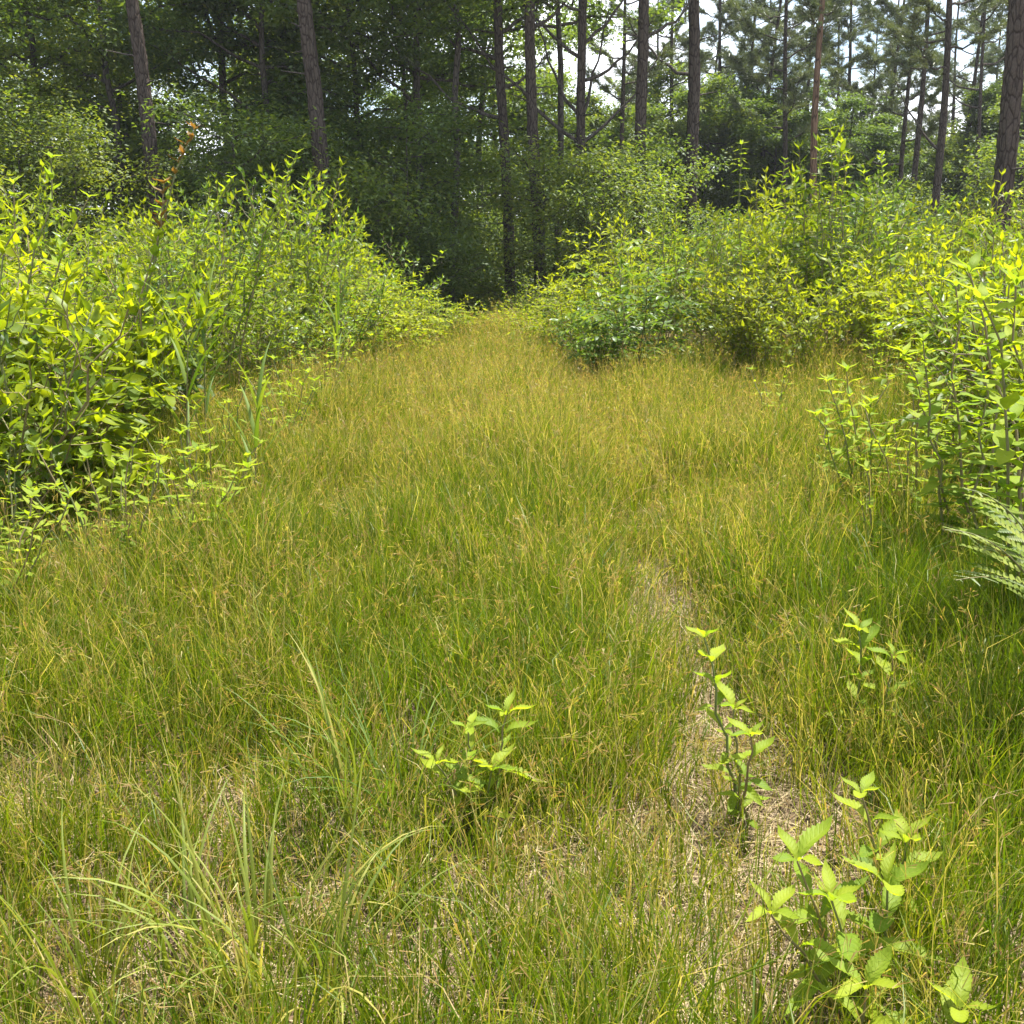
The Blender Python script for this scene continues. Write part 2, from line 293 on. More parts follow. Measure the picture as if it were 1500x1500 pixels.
# ================================================================== PINES
def pine(label, px_top, px_base, py_base, Y, diam, H, hb, seed, bark='bark', limbs=(), dens=1.0, relief=False, crown_r=2.4):
    """px_* locate the trunk; hb = height where living branches start; limbs = (height, azimuth deg, length, rise) of bare lower limbs"""
    rng = np.random.default_rng(seed)
    pb = at(px_base, py_base, Y); pt = at(px_top, 0, Y)
    slope = (pt - pb) / max(pt[2] - pb[2], 0.5); slope[1] = 0; slope[0] = np.clip(slope[0], -.035, .035)
    z0 = float(gz(pb[0], Y)); base = pb + slope * (z0 - pb[2]); base[2] = z0 - 0.05
    t = thing('pine_tree', label, 'tree', base, 0, 'tall pines along the wood')
    # trunk
    n = int(min(H, 9.5) / (0.11 if relief else 0.5)); zz = np.concatenate([np.linspace(0, min(H, 9.5), n), np.linspace(min(H, 9.5) + .8, H, 8)])
    wob = np.stack([0.10 * np.sin(zz * 0.42 + seed), 0.08 * np.cos(zz * 0.36 + seed)], 1) * np.clip(zz / 6, 0, 1)[:, None]
    P = np.stack([slope[0] * zz + wob[:, 0], wob[:, 1], zz], 1)
    rad = diam / 2 * (1 - 0.80 * (zz / H) ** 1.15) * (1 + 0.35 * np.exp(-zz / 0.35))
    S = 36 if relief else 12
    V, F = tube(P, rad, S)
    cen = np.repeat(P, S, 0); out = norm(V - cen)
    if relief:
        dsp = np.array([min(noise.voronoi(Vector((v[0] * 11, v[1] * 11, v[2] * 3.0)))[0][1] - noise.voronoi(Vector((v[0] * 11, v[1] * 11, v[2] * 3.0)))[0][0], 0.5) for v in V])
        V = V + out * (dsp[:, None] - 0.3) * 0.045
    else:
        V = V + out * rng.normal(0, diam * 0.018, len(V))[:, None]
    obj('trunk', mesh_np('pine_trunk', V, F, M[bark]), t)
    def axis(z): return np.array([np.interp(z, zz, P[:, 0]), np.interp(z, zz, P[:, 1]), z])
    tufts = []
    def branch(h, az, ln, rise, bare, r0):
        m = 9; s = np.linspace(0, 1, m); dr = np.array([math.cos(az), math.sin(az), 0])
        B = axis(h)[None] + dr[None] * (s * ln)[:, None]; B[:, 2] += ln * (rise * s + 0.22 * s ** 2 - 0.1 * np.sin(s * 3))
        B[1:] += rng.normal(0, 0.035 * ln / 2, (m - 1, 3))
        parts = [tube(B, r0 * (1 - 0.85 * s) + 0.006, 5)]
        nt_ = int((3 if bare else (7 if Y < 33 else 14)) * ln * dens) + 2
        for k in range(nt_):
            u = rng.uniform(0.72 if bare else 0.3, 1); p = np.array([np.interp(u, s, B[:, i]) for i in range(3)])
            a2 = az + rng.choice([-1, 1]) * rng.uniform(0.4, 1.25); l2 = rng.uniform(0.25, 0.8) * (1.25 - 0.6 * u) * min(1, ln / 1.8)
            q = p + np.array([math.cos(a2), math.sin(a2), rng.uniform(0.05, 0.7)]) * l2
            parts.append(tube(np.array([p, (p + q) / 2 + rng.normal(0, .02, 3), q]), [0.010, 0.008, 0.005], 3))
            for f in (1.0, 0.75, 0.5) if not bare else (1.0, 0.7): tufts.append((p + (q - p) * f, norm(q - p)))
        tufts.append((B[-1], norm(B[-1] - B[-2])))
        Vb, Fb = join(parts); obj('branch', mesh_np('pine_branch', Vb, Fb, M['bark_tree']), t)
    for (h, azd, ln, rise) in limbs: branch(h, R(azd), ln, rise, True, 0.045)
    for k in range(7 if relief else 0):          # broken branch stubs
        h = rng.uniform(2.2, 8.5); a_ = rng.uniform(0, 6.28); l_ = rng.uniform(.14, .5) + diam / 2; q0 = axis(h); q1 = q0 + np.array([math.cos(a_) * l_, math.sin(a_) * l_, rng.uniform(-.05, .25)])
        obj('branch_stub', mesh_np('branch_stub', *tube(np.array([q0, (q0 + q1) / 2 + rng.normal(0, .02, 3), q1]), [.026, .017, .010], 6), M['bark_tree']), t)
    h = hb; az = rng.uniform(0, 6.28)
    while h < H - 0.4:
        k = (h - hb) / max(H - hb, 1); ln = crown_r * (0.75 + 0.35 * math.sin(min(k * 2.2, 1.57))) * (1 - 0.75 * max(0, k - 0.35) / 0.65) * rng.uniform(0.65, 1.15)
        branch(h, az, max(ln, 0.4), rng.uniform(0.12, 0.5) + 0.3 * k, False, 0.034 * (1 - 0.5 * k))
        az += 2.4 + rng.normal(0, 0.4); h += rng.uniform(0.28, 0.60)
    # needles: sprays of fine needles round every twig
    tp = np.array([a for a, _ in tufts]); td = np.array([b for _, b in tufts]); K = 8 if Y < 33 else 13
    n_ = len(tp) * K
    pos = np.repeat(tp, K, 0) - np.repeat(td, K, 0) * rng.uniform(0, 0.16, (n_, 1)) + rng.normal(0, 0.02, (n_, 3))
    dd = norm(np.repeat(td, K, 0) * 0.55 + rng.normal(0, 0.62, (n_, 3)) + np.array([0, 0, 0.12]))
    ln = rng.uniform(0.12, 0.22, n_); side = norm(np.cross(dd, rng.normal(0, 1, (n_, 3)))) * (0.0130 if Y < 33 else 0.0120)
    V = np.stack([pos - side, pos + side, pos + dd * ln[:, None]], 1).reshape(-1, 3); F = np.arange(n_ * 3).reshape(-1, 3)
    cr = obj('crown', mesh_np('pine_needles', V, F, M['needle'], {'tint': np.repeat(rng.uniform(0, 1, len(tp)), K * 3)}, smooth=False), t, kind='stuff')
    return t

PINES = [
 # label, px_top, px_base, py_base, Y, diam, H, hb, bark, limbs, relief, density
 ('first pine trunk from the left, rising grey behind the left shrub bank', 180, 218, 240, 24.0, .37, 19, 9.5, 'bark', [], True, 1),
 ('second pine trunk from the left, thick and grey above the left shrubs', 438, 474, 330, 23.5, .40, 20, 9.8, 'bark', [(7.0, 20, 1.2, .6)], True, 1),
 ('slim straight pine left of the pale sky gap where the track enters the wood', 735, 745, 385, 26.5, .29, 19, 9.0, 'bark', [(6.6, 150, 3.2, .55), (5.3, 165, 3.0, .50), (7.2, 30, 2.0, .7), (6.0, 10, 1.2, .5)], True, .9),
 ('pine just right of the track opening, crossed by a long slanting bare limb', 773, 790, 360, 25.5, .31, 20, 9.4, 'bark', [(7.0, 40, 2.0, .8)], True, .9),
 ('pine with several long bare ascending limbs in the centre of the picture', 848, 857, 360, 26.0, .27, 19, 7.6, 'bark', [(4.7, 170, 4.3, .95), (4.7, 20, 2.2, .85), (5.2, 140, 1.6, 1.5), (5.2, 60, 1.4, 1.7), (6.1, 15, 1.8, .6), (6.6, 160, 1.9, .9), (6.9, 30, 1.7, 1.0)], True, 1.0),
 ('dark stout pine at the left end of the right shrub bank', 932, 938, 340, 25.5, .33, 20, 8.8, 'bark', [(6.8, 30, 1.8, .7)], True, 1),
 ('greyish pine trunk standing next right of the dark stout pine', 1008, 1010, 250, 26.5, .36, 20, 8.8, 'bark', [(6.2, 150, 1.8, .6)], True, 1),
 ('slender distant pine with a narrow bushy crown above the right bank', 1153, 1148, 235, 42, .27, 16, 6.6, 'bark', [], False, 1.2),
 ('thin dark pine pole touching the reddish pine on its left', 1190, 1184, 210, 48, .22, 17, 10.5, 'bark', [], False, .9),
 ('pine with sunlight coloured into its reddish-brown bark, rising behind the tallest right shrub', 1204, 1196, 215, 36, .29, 18, 9.5, 'bark_sunlit', [], False, .9),
 ('lean left pine of the close pair on the right with drooping side boughs', 1334, 1322, 265, 40, .22, 16, 6.4, 'bark', [(5.6, 190, 2.0, .1)], False, 1),
 ('right pine of the close pair on the right, a shade thicker', 1347, 1340, 265, 38, .25, 17, 8.6, 'bark', [], False, 1),
 ('medium pine trunk between the close pair and the thin pale pine at right', 1375, 1371, 270, 34, .29, 18, 8.0, 'bark', [(5.6, 165, 1.6, 1.2)], False, 1),
 ('thin pale pine trunk with wiry bare twigs left of the big right pine', 1431, 1428, 245, 44, .22, 16, 10.4, 'bark', [(8.7, 150, 1.6, .3), (9.6, 20, 1.8, .3), (8.0, 170, 1.4, .4)], False, .8),
 ('largest and nearest pine with deeply cracked bark near the right edge', 1474, 1465, 290, 18.0, .36, 20, 9.5, 'bark', [], True, 1),
 ('dark pine cut by the right edge of the picture', 1512, 1503, 250, 30, .30, 18, 8.0, 'bark', [], False, 1),
 ('faint slim pine seen between the centre pine and the dark stout pine', 909, 914, 300, 40, .23, 17, 7.6, 'bark', [], False, 1.1),
 ('distant pine with a broad shaggy crown right of the reddish pine', 1240, 1236, 240, 52, .28, 17, 6.0, 'bark', [], False, 1.4),
 ('second distant shaggy pine, just left of the sky gap at right', 1224, 1222, 240, 56, .26, 16.5, 6.5, 'bark', [], False, 1.3),
 ('distant hazy pine between the greyish pine and the slender bushy one', 1056, 1054, 240, 48, .26, 17, 7.4, 'bark', [], False, 1.3),
 ('pale far pine directly behind and right of the greyish pine trunk', 985, 986, 250, 46, .24, 17, 8.0, 'bark', [], False, 1.2),
]
PT = []
for i, p in enumerate(PINES):
    PT.append(pine(p[0], p[1], p[2], p[3], p[4], p[5], p[6], p[7], 100 + i, bark=p[8], limbs=p[9], relief=p[10], dens=p[11]))
# more distant pines of the same stand, seen between the others
MORE = [(960, 52, 7, 'far pine showing between the dark stout pine and the greyish pine'), (1030, 58, 17, 'far pine just right of the greyish pine trunk'), (1098, 54, 18, 'far pine midway between the greyish pine and the slender bushy one'),
        (1128, 62, 19, 'hazy far pine left of the slender bushy pine'), (1262, 60, 7, 'farthest pine behind the shaggy crowns'), (1290, 50, 17, 'far pine left of the close pair, edging the sky gap'), (1395, 56, 18, 'far pine right of the medium trunk at right'),
        (1450, 60, 19, 'far pine just left of the nearest big pine'), (1112, 47, 17, 'bushy far pine left of and behind the slender bushy pine'), (1172, 50, 18, 'bushy far pine right of the slender bushy pine'), (1310, 58, 19, 'bushy far pine just left of the close pair'), (1412, 49, 18, 'bushy far pine left of the thin pale pine'), (1075, 52, 18, 'bushy far pine next to the distant hazy one'),
        (1490, 52, 17, 'far pine between the nearest big pine and the right edge')]
for k, (px, Yd, src, lab) in enumerate(MORE):
    q = at(px, 250, Yd); c_ = copy_tree(PT[src]); c_.location = (q[0], Yd, float(gz(q[0], Yd)) - .05); c_.rotation_euler = (0, 0, 1.3 + 1.7 * k); c_.scale = (1.0, 1.0, .9 + .04 * (k % 4)); c_['label'] = lab

# ================================================================== BROADLEAF TREES
def broadleaf_parts(rng, H, W, low, nl, K, leaf, trunk_r, mat):
    """returns mesh data for trunk, limbs and crown of one tree of height H and crown width W, leafy from height low up"""
    zz = np.linspace(0, H * 0.93, 14)
    P = np.stack([np.cumsum(rng.normal(0, .05, 14)) * H / 14, np.cumsum(rng.normal(0, .05, 14)) * H / 14, zz], 1); P[:, :2] -= P[0, :2]
    trunk = mesh_np('broadleaf_trunk', *tube(P, trunk_r * (1 - .85 * zz / H) * (1 + .5 * np.exp(-zz / .3)), 9), M['bark_tree'])
    raw, cl = [], []
    for k in range(nl):
        u = (k + rng.uniform(0, 1)) / nl; h = low + (H * .9 - low) * u; az = k * 2.4 + rng.normal(0, .4)
        env = math.sin(math.pi * min(max(0.16 + 0.78 * (h / H), 0), 1)) ** .7
        ln = W / 2 * env * rng.uniform(.65, 1.2); s = np.linspace(0, 1, 7)
        b0 = np.array([np.interp(h, zz, P[:, 0]), np.interp(h, zz, P[:, 1]), h])
        rise = rng.uniform(.05, .7) if u > .25 else rng.uniform(-.05, .35)
        B = b0 + np.stack([np.cos(az) * s * ln, np.sin(az) * s * ln, ln * (rise * s - .12 * s ** 2)], 1); B[1:] += rng.normal(0, .05 * ln / 2, (6, 3))
        parts = [tube(B, trunk_r * .33 * (1 - .85 * s) + .006, 5)]
        for j in range(int(3 + ln * 3)):
            q = rng.uniform(.2, 1); p = np.array([np.interp(q, s, B[:, i]) for i in range(3)]); a2 = az + rng.choice([-1, 1]) * rng.uniform(.3, 1.4)
            l2 = rng.uniform(.3, .9) * min(ln, 1.6) * .7; e = p + np.array([math.cos(a2), math.sin(a2), rng.uniform(-.15, .6)]) * l2
            parts.append(tube(np.array([p, (p + e) / 2 + rng.normal(0, .03, 3), e]), [.010, .007, .004], 3))
            cl += [e, p + (e - p) * .55]
        cl += [B[-1], B[-2]]
        raw.append(join(parts))
    for k in range(int(nl * .8)): cl.append(np.array([rng.normal(0, W * .07), rng.normal(0, W * .07), rng.uniform(H * .72, H)]))
    limbs = [mesh_np('broadleaf_limb', *q, M['bark_tree']) for q in raw[:12]]; allb = mesh_np('broadleaf_branches', *join(raw), M['bark_tree']); restb = mesh_np('broadleaf_branches', *join(raw[12:]), M['bark_tree'])
    cl = np.array(cl); n = len(cl) * K
    sp = np.repeat(rng.uniform(.22, .42, len(cl)), K)[:, None]
    off = rng.normal(0, 1, (n, 3)) * np.array([1, 1, .55]) * sp
    pos = np.repeat(cl, K, 0) + off
    az = rng.uniform(0, 6.283, n); d = np.stack([np.cos(az), np.sin(az), rng.uniform(-.8, .25, n)], 1) + off * .8
    up = np.stack([rng.normal(0, .45, n), rng.normal(0, .45, n), np.ones(n)], 1)
    V, F, tt = place(DIAMOND, pos, d, up, rng.uniform(.65, 1.25, n) * leaf, rng.uniform(.65, 1.25, n) * leaf * 1.1, np.clip(np.repeat(rng.uniform(.1, .8, len(cl)), K) + rng.normal(0, .16, n), 0, 1))
    return trunk, limbs, mesh_np('broadleaf_leaves', V, F, mat, {'tint': tt}, smooth=False), allb, restb

TV = []
rng = np.random.default_rng(77)
for v in range(4):
    H = [15, 17, 14, 16, 18, 15][v]; W = [6.5, 7.5, 6, 7, 6.5, 8][v]
    TV.append(broadleaf_parts(rng, H, W, [1.6, 2.2, 1.2, 2.6, 3.0, 1.8][v], 30, 32, .165, .13, M['tree']))
DV = [broadleaf_parts(rng, 16, 11.0, .8, 40, 34, .25, .16, M['tree']), broadleaf_parts(rng, 15, 10.0, .6, 38, 34, .25, .15, M['tree'])]
UV = []
for v in range(4):
    UV.append(broadleaf_parts(rng, [3.6, 4.6, 3.0, 5.4][v], [3.0, 3.4, 2.8, 3.2][v], [.25, .4, .2, .5][v], 16, 36, .115, .05, M['under']))

def put_tree(name, label, cat, var, x, y, s, rz, group, sxy=1.0):
    t = thing(name, label, cat, (x, y, float(gz(x, y)) - .05), rz, group); t.scale = (s * sxy, s * sxy, s)
    obj('trunk', var[0], t)
    for l in var[1][:(12 if y < 40 else 0)]: obj('limb', l, t)
    if y >= 40: obj('branches', var[3], t)
    else: obj('branches', var[4], t)
    obj('crown', var[2], t, kind='stuff')
    return t

def px_of(x, y, z):
    c, s = math.cos(R(PITCH)), math.sin(R(PITCH)); f = y * c - (z - CAM_Z) * s
    return 750 + 1500 * FOC * x / f

ORD = ['first', 'second', 'third', 'fourth', 'fifth', 'sixth', 'seventh', 'eighth', 'ninth', 'tenth', 'eleventh', 'twelfth', 'thirteenth', 'fourteenth', 'fifteenth', 'sixteenth', 'seventeenth', 'eighteenth', 'nineteenth', 'twentieth', 'twenty-first', 'twenty-second', 'twenty-third', 'twenty-fourth', 'twenty-fifth']
rng = np.random.default_rng(31)
rowA = [(-15.5, 27), (-12.6, 29), (-10.0, 27.5), (-7.9, 30), (-6.2, 28), (-4.2, 30), (-2.6, 29.0)]
rowB = [(-19, 34), (-15.6, 36), (-12.4, 35), (-9.2, 37), (-6.4, 36), (-3.6, 37), (-1.2, 38)]
rowC = [(-24, 44), (-19.5, 45), (-15.5, 43), (-11.5, 46), (-7.5, 44), (-4.0, 46), (-1.0, 49)]
rowD = [(1.2, 44, .62), (3.0, 47, .56), (4.4, 43, .54), (6.0, 47, .66), (7.8, 44, .64), (9.2, 48, .62), (11.0, 45, .60), (12.6, 49, .60), (14.4, 46, .56), (16.4, 50, .52), (18.6, 47, .46), (20.4, 51, .54), (22.2, 47, .66), (24.6, 50, .74), (26.6, 46, .72)]
rowE = [(-30, 62, 1), (-22, 64, 1), (-14, 62, 1), (-6, 65, .8), (0, 62, .55), (3, 66, .6), (6.5, 62, .62), (10, 67, .66), (13.5, 62, .62), (17, 66, .62), (20, 62, .5), (23.5, 67, .5), (27, 63, .6), (31, 66, .66), (36, 62, .7)]
for nm, row, txt in (('A', rowA, 'broadleaf tree from the left in the front edge of the dark left wood'), ('B', rowB, 'broadleaf tree from the left in the second line of the left wood'), ('C', rowC, 'broadleaf tree from the left in the third line of the left wood'),
                 ('D', rowD, 'rounded lower broadleaf tree from the left behind the right-hand pines'), ('E', rowE, 'tree from the left in the farthest hazy line of the wood')):
    for i, p in enumerate(row):
        s = p[2] if len(p) > 2 else rng.uniform(.92, 1.12)
        put_tree('broadleaf_tree', f'{ORD[i]} {txt}', 'tree', (DV if nm in 'DE' and s < .9 else TV)[int(rng.integers(2 if nm in 'DE' and s < .9 else 4))], p[0], p[1], s * rng.uniform(.96, 1.04), rng.uniform(0, 6.28), 'broadleaf trees of the wood')

SHADE_TREE = broadleaf_parts(rng, 17, 8.5, 8.0, 26, 34, .15, .12, M['tree'])  # added trees, crowns above the frame, placed to shade the track opening
for i, (x, y) in enumerate([(-1.6, 26.6), (1.1, 28.4)]):
    put_tree('broadleaf_tree', f'{ORD[i]} high-crowned slim tree from the left added to shade the track opening', 'tree', SHADE_TREE, x, y, rng.uniform(.95, 1.05), rng.uniform(0, 6.28), 'high-crowned trees added to shade the track opening')
# understory bushes along the wood edge
rng = np.random.default_rng(41)
und = [(-13.2, 22.5), (-11, 24), (-9.2, 22.8), (-7.6, 24.2), (-6.0, 23.2), (-4.6, 24.6), (-3.4, 23.0), (-2.5, 25.2), (-1.7, 23.4),
       (0.7, 24.5), (2.0, 23.2), (3.2, 25.4), (4.8, 24.2), (6.6, 26.0), (8.6, 25.2), (10.6, 27.0), (12.6, 26.2), (14.6, 28.2), (17, 28),
       (-2.6, 29.5), (-1.5, 28.5), (-.5, 29.5), (-.9, 33), (.5, 31), (1.6, 31.5), (.6, 36), (4, 33), (7, 35), (10, 36), (13.5, 37), (17, 38), (20.5, 38)]
und.sort(key=lambda p: p[0] / p[1])
for i, (x, y) in enumerate(und):
    side = 'left of the dark track opening' if x < -1.5 else ('at the dark track opening' if x < 1.7 else 'right of the dark track opening')
    near = 'near' if y < 30 else 'far'
    k = sum(1 for q in und[:i] if (q[1] < 30) == (y < 30) and (('l' if q[0] < -1.5 else 'm' if q[0] < 1.7 else 'r') == ('l' if x < -1.5 else 'm' if x < 1.7 else 'r')))
    s = rng.uniform(.62, .95) if x > 1.7 else rng.uniform(.75, 1.15)
    if -1.6 < x < 1.7: s *= .85
    put_tree('understory_bush', f'{ORD[k]} dark bush from left in the {near} undergrowth {side}', 'bush', UV[int(rng.integers(4))], x, y, s, rng.uniform(0, 6.28), 'undergrowth at the wood edge')

# ================================================================== SHRUB BANKS
LP_SHRUB = [leaf_proto(4, .27, .22, .10, .40), leaf_proto(4, .36, .18, .14, .42), leaf_proto(4, .30, .34, .16, .38, twist=.3)]

def gen_shrub(rng, H, Rr, ncane, leaf, node=.055, nb=7, fill=1.0, spray=False):
    """canes with side shoots; returns canes = list of (V, F) and arrays of leaf position, axis, up, length, tint"""
    canes, LPp, LD, LU, LL, LT = [], [], [], [], [], []
    def leaves(Pl, t0, step, l0, base_el, seed_az, flat=False):
        seg = np.linalg.norm(np.diff(Pl, axis=0), axis=1); s = np.concatenate([[0], np.cumsum(seg)]); tot = s[-1]
        n = max(3, int(tot * (1 - t0) / step)); u = np.linspace(t0, 1, n); az = seed_az
        for k, q in enumerate(u):
            p = np.array([np.interp(q * tot, s, Pl[:, i]) for i in range(3)]); i1 = min(np.searchsorted(s, q * tot), len(Pl) - 1); ax = norm(Pl[i1] - Pl[max(i1 - 1, 0)])
            az += 2.4 + rng.normal(0, .25)
            x = norm(np.cross(ax, [0.3, .9, .1])); y = np.cross(ax, x); out = x * math.cos(az) + y * math.sin(az)
            el = base_el + .75 * q ** 3 + rng.normal(0, .18); upv = ax * .9 + np.array([0, 0, .5]) + rng.normal(0, .28, 3)
            if flat:                                   # two ranks of leaves, held level along an arching spray
                sd_ = norm(np.cross(ax, [0, 0, 1.0])); out = sd_ * (1 if k % 2 else -1); el = .45 + rng.normal(0, .15); upv = np.array([0, 0, 1.0]) + rng.normal(0, .22, 3)
            d = out * math.cos(el) + ax * math.sin(el); d[2] += .05 if not flat else -.12
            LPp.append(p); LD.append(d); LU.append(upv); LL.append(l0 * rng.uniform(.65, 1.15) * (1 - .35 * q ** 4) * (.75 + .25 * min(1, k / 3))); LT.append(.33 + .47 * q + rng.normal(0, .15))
        for k in range(3):                              # tip tuft
            a2 = az + k * 2.1; out = x * math.cos(a2) + y * math.sin(a2); d = out * .45 + ax
            LPp.append(Pl[-1]); LD.append(d); LU.append(-out + np.array([0, 0, .2])); LL.append(l0 * rng.uniform(.5, .8)); LT.append(.85 + rng.normal(0, .1))
    for k in range(ncane):
        a = k * 2.4 + rng.normal(0, .5); r0 = Rr * .25 * math.sqrt(rng.uniform(0, 1)); r1 = Rr * rng.uniform(.15, 1.0) ** .7
        h = H * (rng.uniform(.62, 1.0) if k else 1.0) * (1 - .25 * (r1 / Rr) ** 2)
        if k == 0: r1 *= .4
        s = np.linspace(0, 1, 9); b0 = np.array([math.cos(a) * r0, math.sin(a) * r0, -.03])
        Pc = b0 + np.stack([math.cos(a) * (r1 - r0) * s ** 1.4, math.sin(a) * (r1 - r0) * s ** 1.4, h * (s * 1.08 - .08 * s ** 2)], 1); Pc[1:] += rng.normal(0, .022, (8, 3))
        parts = [tube(Pc, .008 * (1 - .8 * s) + .002, 4)]
        leaves(Pc, .22, node * 1.15, leaf, .25, rng.uniform(0, 6))
        for j in range(int(nb * fill)):
            q = .12 + .76 * (j + rng.uniform(0, 1)) / max(1, int(nb * fill)); p = np.array([np.interp(q, s, Pc[:, i]) for i in range(3)]); a2 = rng.uniform(0, 6.28) if r1 < .3 * Rr else a + rng.normal(0, 1.1)
            l2 = rng.uniform(.22, .42) * (1.25 - .7 * q) * min(H, 2.0) * (1.05 if spray else .62); e = rng.uniform(.15, .7) if spray else rng.uniform(.35, 1.0); ss = np.linspace(0, 1, 5); cu = -.35 if spray else .22
            Pb = p + np.stack([math.cos(a2) * math.cos(e) * l2 * ss, math.sin(a2) * math.cos(e) * l2 * ss, l2 * (math.sin(e) * ss + cu * ss ** 2)], 1); Pb[1:] += rng.normal(0, .012, (4, 3))
            parts.append(tube(Pb, .004 * (1 - .7 * ss) + .0012, 3)); leaves(Pb, .15, node * (.8 if spray else 1), leaf * .92, .3, rng.uniform(0, 6), spray)
        canes.append(join(parts))
    return canes, np.array(LPp), np.array(LD), np.array(LU), np.array(LL), np.clip(np.array(LT), 0, 1)

LEAF_ME = {}
def leaf_mesh(mat, k, proto, tint):
    key = (mat, k, round(tint, 1))
    if key not in LEAF_ME:
        V, F = proto[0], proto[1]; a = {'tint': np.full(len(V), tint)}
        if len(proto) > 2: a['lu'] = proto[2]; a['lv'] = proto[3]
        LEAF_ME[key] = mesh_np('leaf', V, F, M[mat], a)
    return LEAF_ME[key]

def leaf_object(parent, mat, k, proto, p, d, up, ln, tint, wd=None):
    x, y, z = frames(np.array([d]), np.array([up])); x, y, z = x[0], y[0], z[0]; wd = ln if wd is None else wd
    o = bpy.data.objects.new('leaf', leaf_mesh(mat, k, proto, tint)); C.objects.link(o); o.parent = parent
    o.matrix_local = Matrix(((x[0] * wd, y[0] * ln, z[0] * ln, p[0]), (x[1] * wd, y[1] * ln, z[1] * ln, p[1]), (x[2] * wd, y[2] * ln, z[2] * ln, p[2]), (0, 0, 0, 1)))
    return o

def shrub_thing(label, x, y, data, mat, singles, protos, group, rz=0.0, cat='shrub', name='shrub'):
    canes, P, D, U, Ln, T = data; z = float(gz(x, y))
    t = thing(name, label, cat, (x, y, z), rz, group)
    for V, F in canes: obj('stem', mesh_np('stem', V, F, M['stem']), t)
    pick = np.zeros(len(P), bool)
    if singles:
        toward = norm(np.array([-x, -y, 0.6])); score = P @ toward + .35 * P[:, 2] + np.random.default_rng(int(abs(x * 100))).normal(0, .12, len(P))
        pick[np.argsort(-score)[:singles]] = True
    kk = np.arange(len(P)) % len(protos)
    for i in np.nonzero(pick)[0]:
        leaf_object(t, mat, int(kk[i]), protos[kk[i]], P[i], D[i], U[i], Ln[i], float(T[i]))
    parts, tt, o = [], [], 0
    for k in range(len(protos)):
        s = (~pick) & (kk == k)
        if s.any():
            V, F, q = place(protos[k], P[s], D[s], U[s], Ln[s], None, T[s]); parts.append((V, F)); tt.append(q)
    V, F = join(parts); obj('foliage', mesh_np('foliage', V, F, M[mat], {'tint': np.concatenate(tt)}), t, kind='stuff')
    return t

PROF_L = [(-400, 200), (0, 225), (60, 215), (120, 290), (190, 300), (240, 215), (290, 225), (340, 300), (385, 295), (430, 205), (455, 240), (480, 325), (540, 325), (600, 365), (650, 375), (700, 450)]
PROF_R = [(700, 440), (740, 425), (770, 380), (810, 395), (840, 350), (880, 325), (915, 335), (945, 270), (968, 222), (1000, 240), (1040, 300), (1060, 290), (1085, 212), (1112, 290), (1135, 240), (1155, 215), (1180, 270), (1215, 172), (1250, 245), (1285, 200), (1320, 270), (1360, 285), (1400, 250), (1440, 285), (1475, 235), (1500, 255), (2000, 240)]
def prof(px): P_ = PROF_L if px < 720 else PROF_R; return float(np.interp(px, [p[0] for p in P_], [p[1] for p in P_]))

def bank(side, rows, seed):
    rng = np.random.default_rng(seed); variants = {}
    for r, row in enumerate(rows):
        row = sorted(row, key=lambda p: p[1])
        for i, (x, y) in enumerate(row):
            x += rng.normal(0, .10); y += rng.normal(0, .12); px = px_of(x, y, 1.6)
            pf = prof(px); top = pf + (520 - pf) * ((rng.uniform(.12, .6) if side == 'left' else rng.uniform(.08, .46)) if r == 0 else (rng.uniform(-.10, .05) if rng.uniform() < (.5 if side == 'left' else .7) else rng.uniform(.12, .42))); H = float(np.clip(at(px, top, y)[2] - float(gz(x, y)), .7, 3.0))
            rt = ['front', 'second', 'third', 'rear'][r]; d = math.hypot(x, y)
            col = ['bright yellow-green', 'fresh green', 'lush green'][int(rng.integers(3))] if side == 'left' else ['yellow-green', 'bushy green', 'light green'][int(rng.integers(3))]
            label = f'{col} leafy shrub, {ORD[i]} from the camera in the {rt} row of the {side} bank'
            mat = 'shrub' if d < 11 else 'shrub_far'
            if (i * 3 + r * 2 + (side == 'left')) % 7 in (2, 5): mat = 'shrub_dark'; label = label.replace(col, 'darker green')
            if side == 'right' and 1030 < px < 1085 and r == 0 and d > 9: mat = 'rust'; label = f'rusty-tinged tangled shrub, {ORD[i]} from the camera in the front row of the right bank'
            leaf = (.16 if d < 8 else .14) * rng.uniform(.75, 1.35); n_c = 13 if d < 9 else 12
            if r == 0 and mat != 'rust' and d < 9.5:
                sp = i % 3 == 1; data = gen_shrub(rng, H, .72 + .1 * H, n_c - 3 * sp, leaf * (1.1 if sp else 1), nb=9, spray=sp); rr = int(rng.integers(3)); pr = LP_SHRUB[rr:] + LP_SHRUB[:rr]
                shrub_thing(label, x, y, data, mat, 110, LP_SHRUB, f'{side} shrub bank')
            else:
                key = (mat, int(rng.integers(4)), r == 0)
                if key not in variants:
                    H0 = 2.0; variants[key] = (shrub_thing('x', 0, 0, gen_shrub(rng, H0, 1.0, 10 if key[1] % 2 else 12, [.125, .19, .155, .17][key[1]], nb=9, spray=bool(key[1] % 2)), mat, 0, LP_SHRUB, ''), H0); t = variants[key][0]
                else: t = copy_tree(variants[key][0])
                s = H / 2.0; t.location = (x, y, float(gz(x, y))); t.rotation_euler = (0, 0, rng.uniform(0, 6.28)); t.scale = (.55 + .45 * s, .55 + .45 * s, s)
                tag(t, label, 'shrub', f'{side} shrub bank')

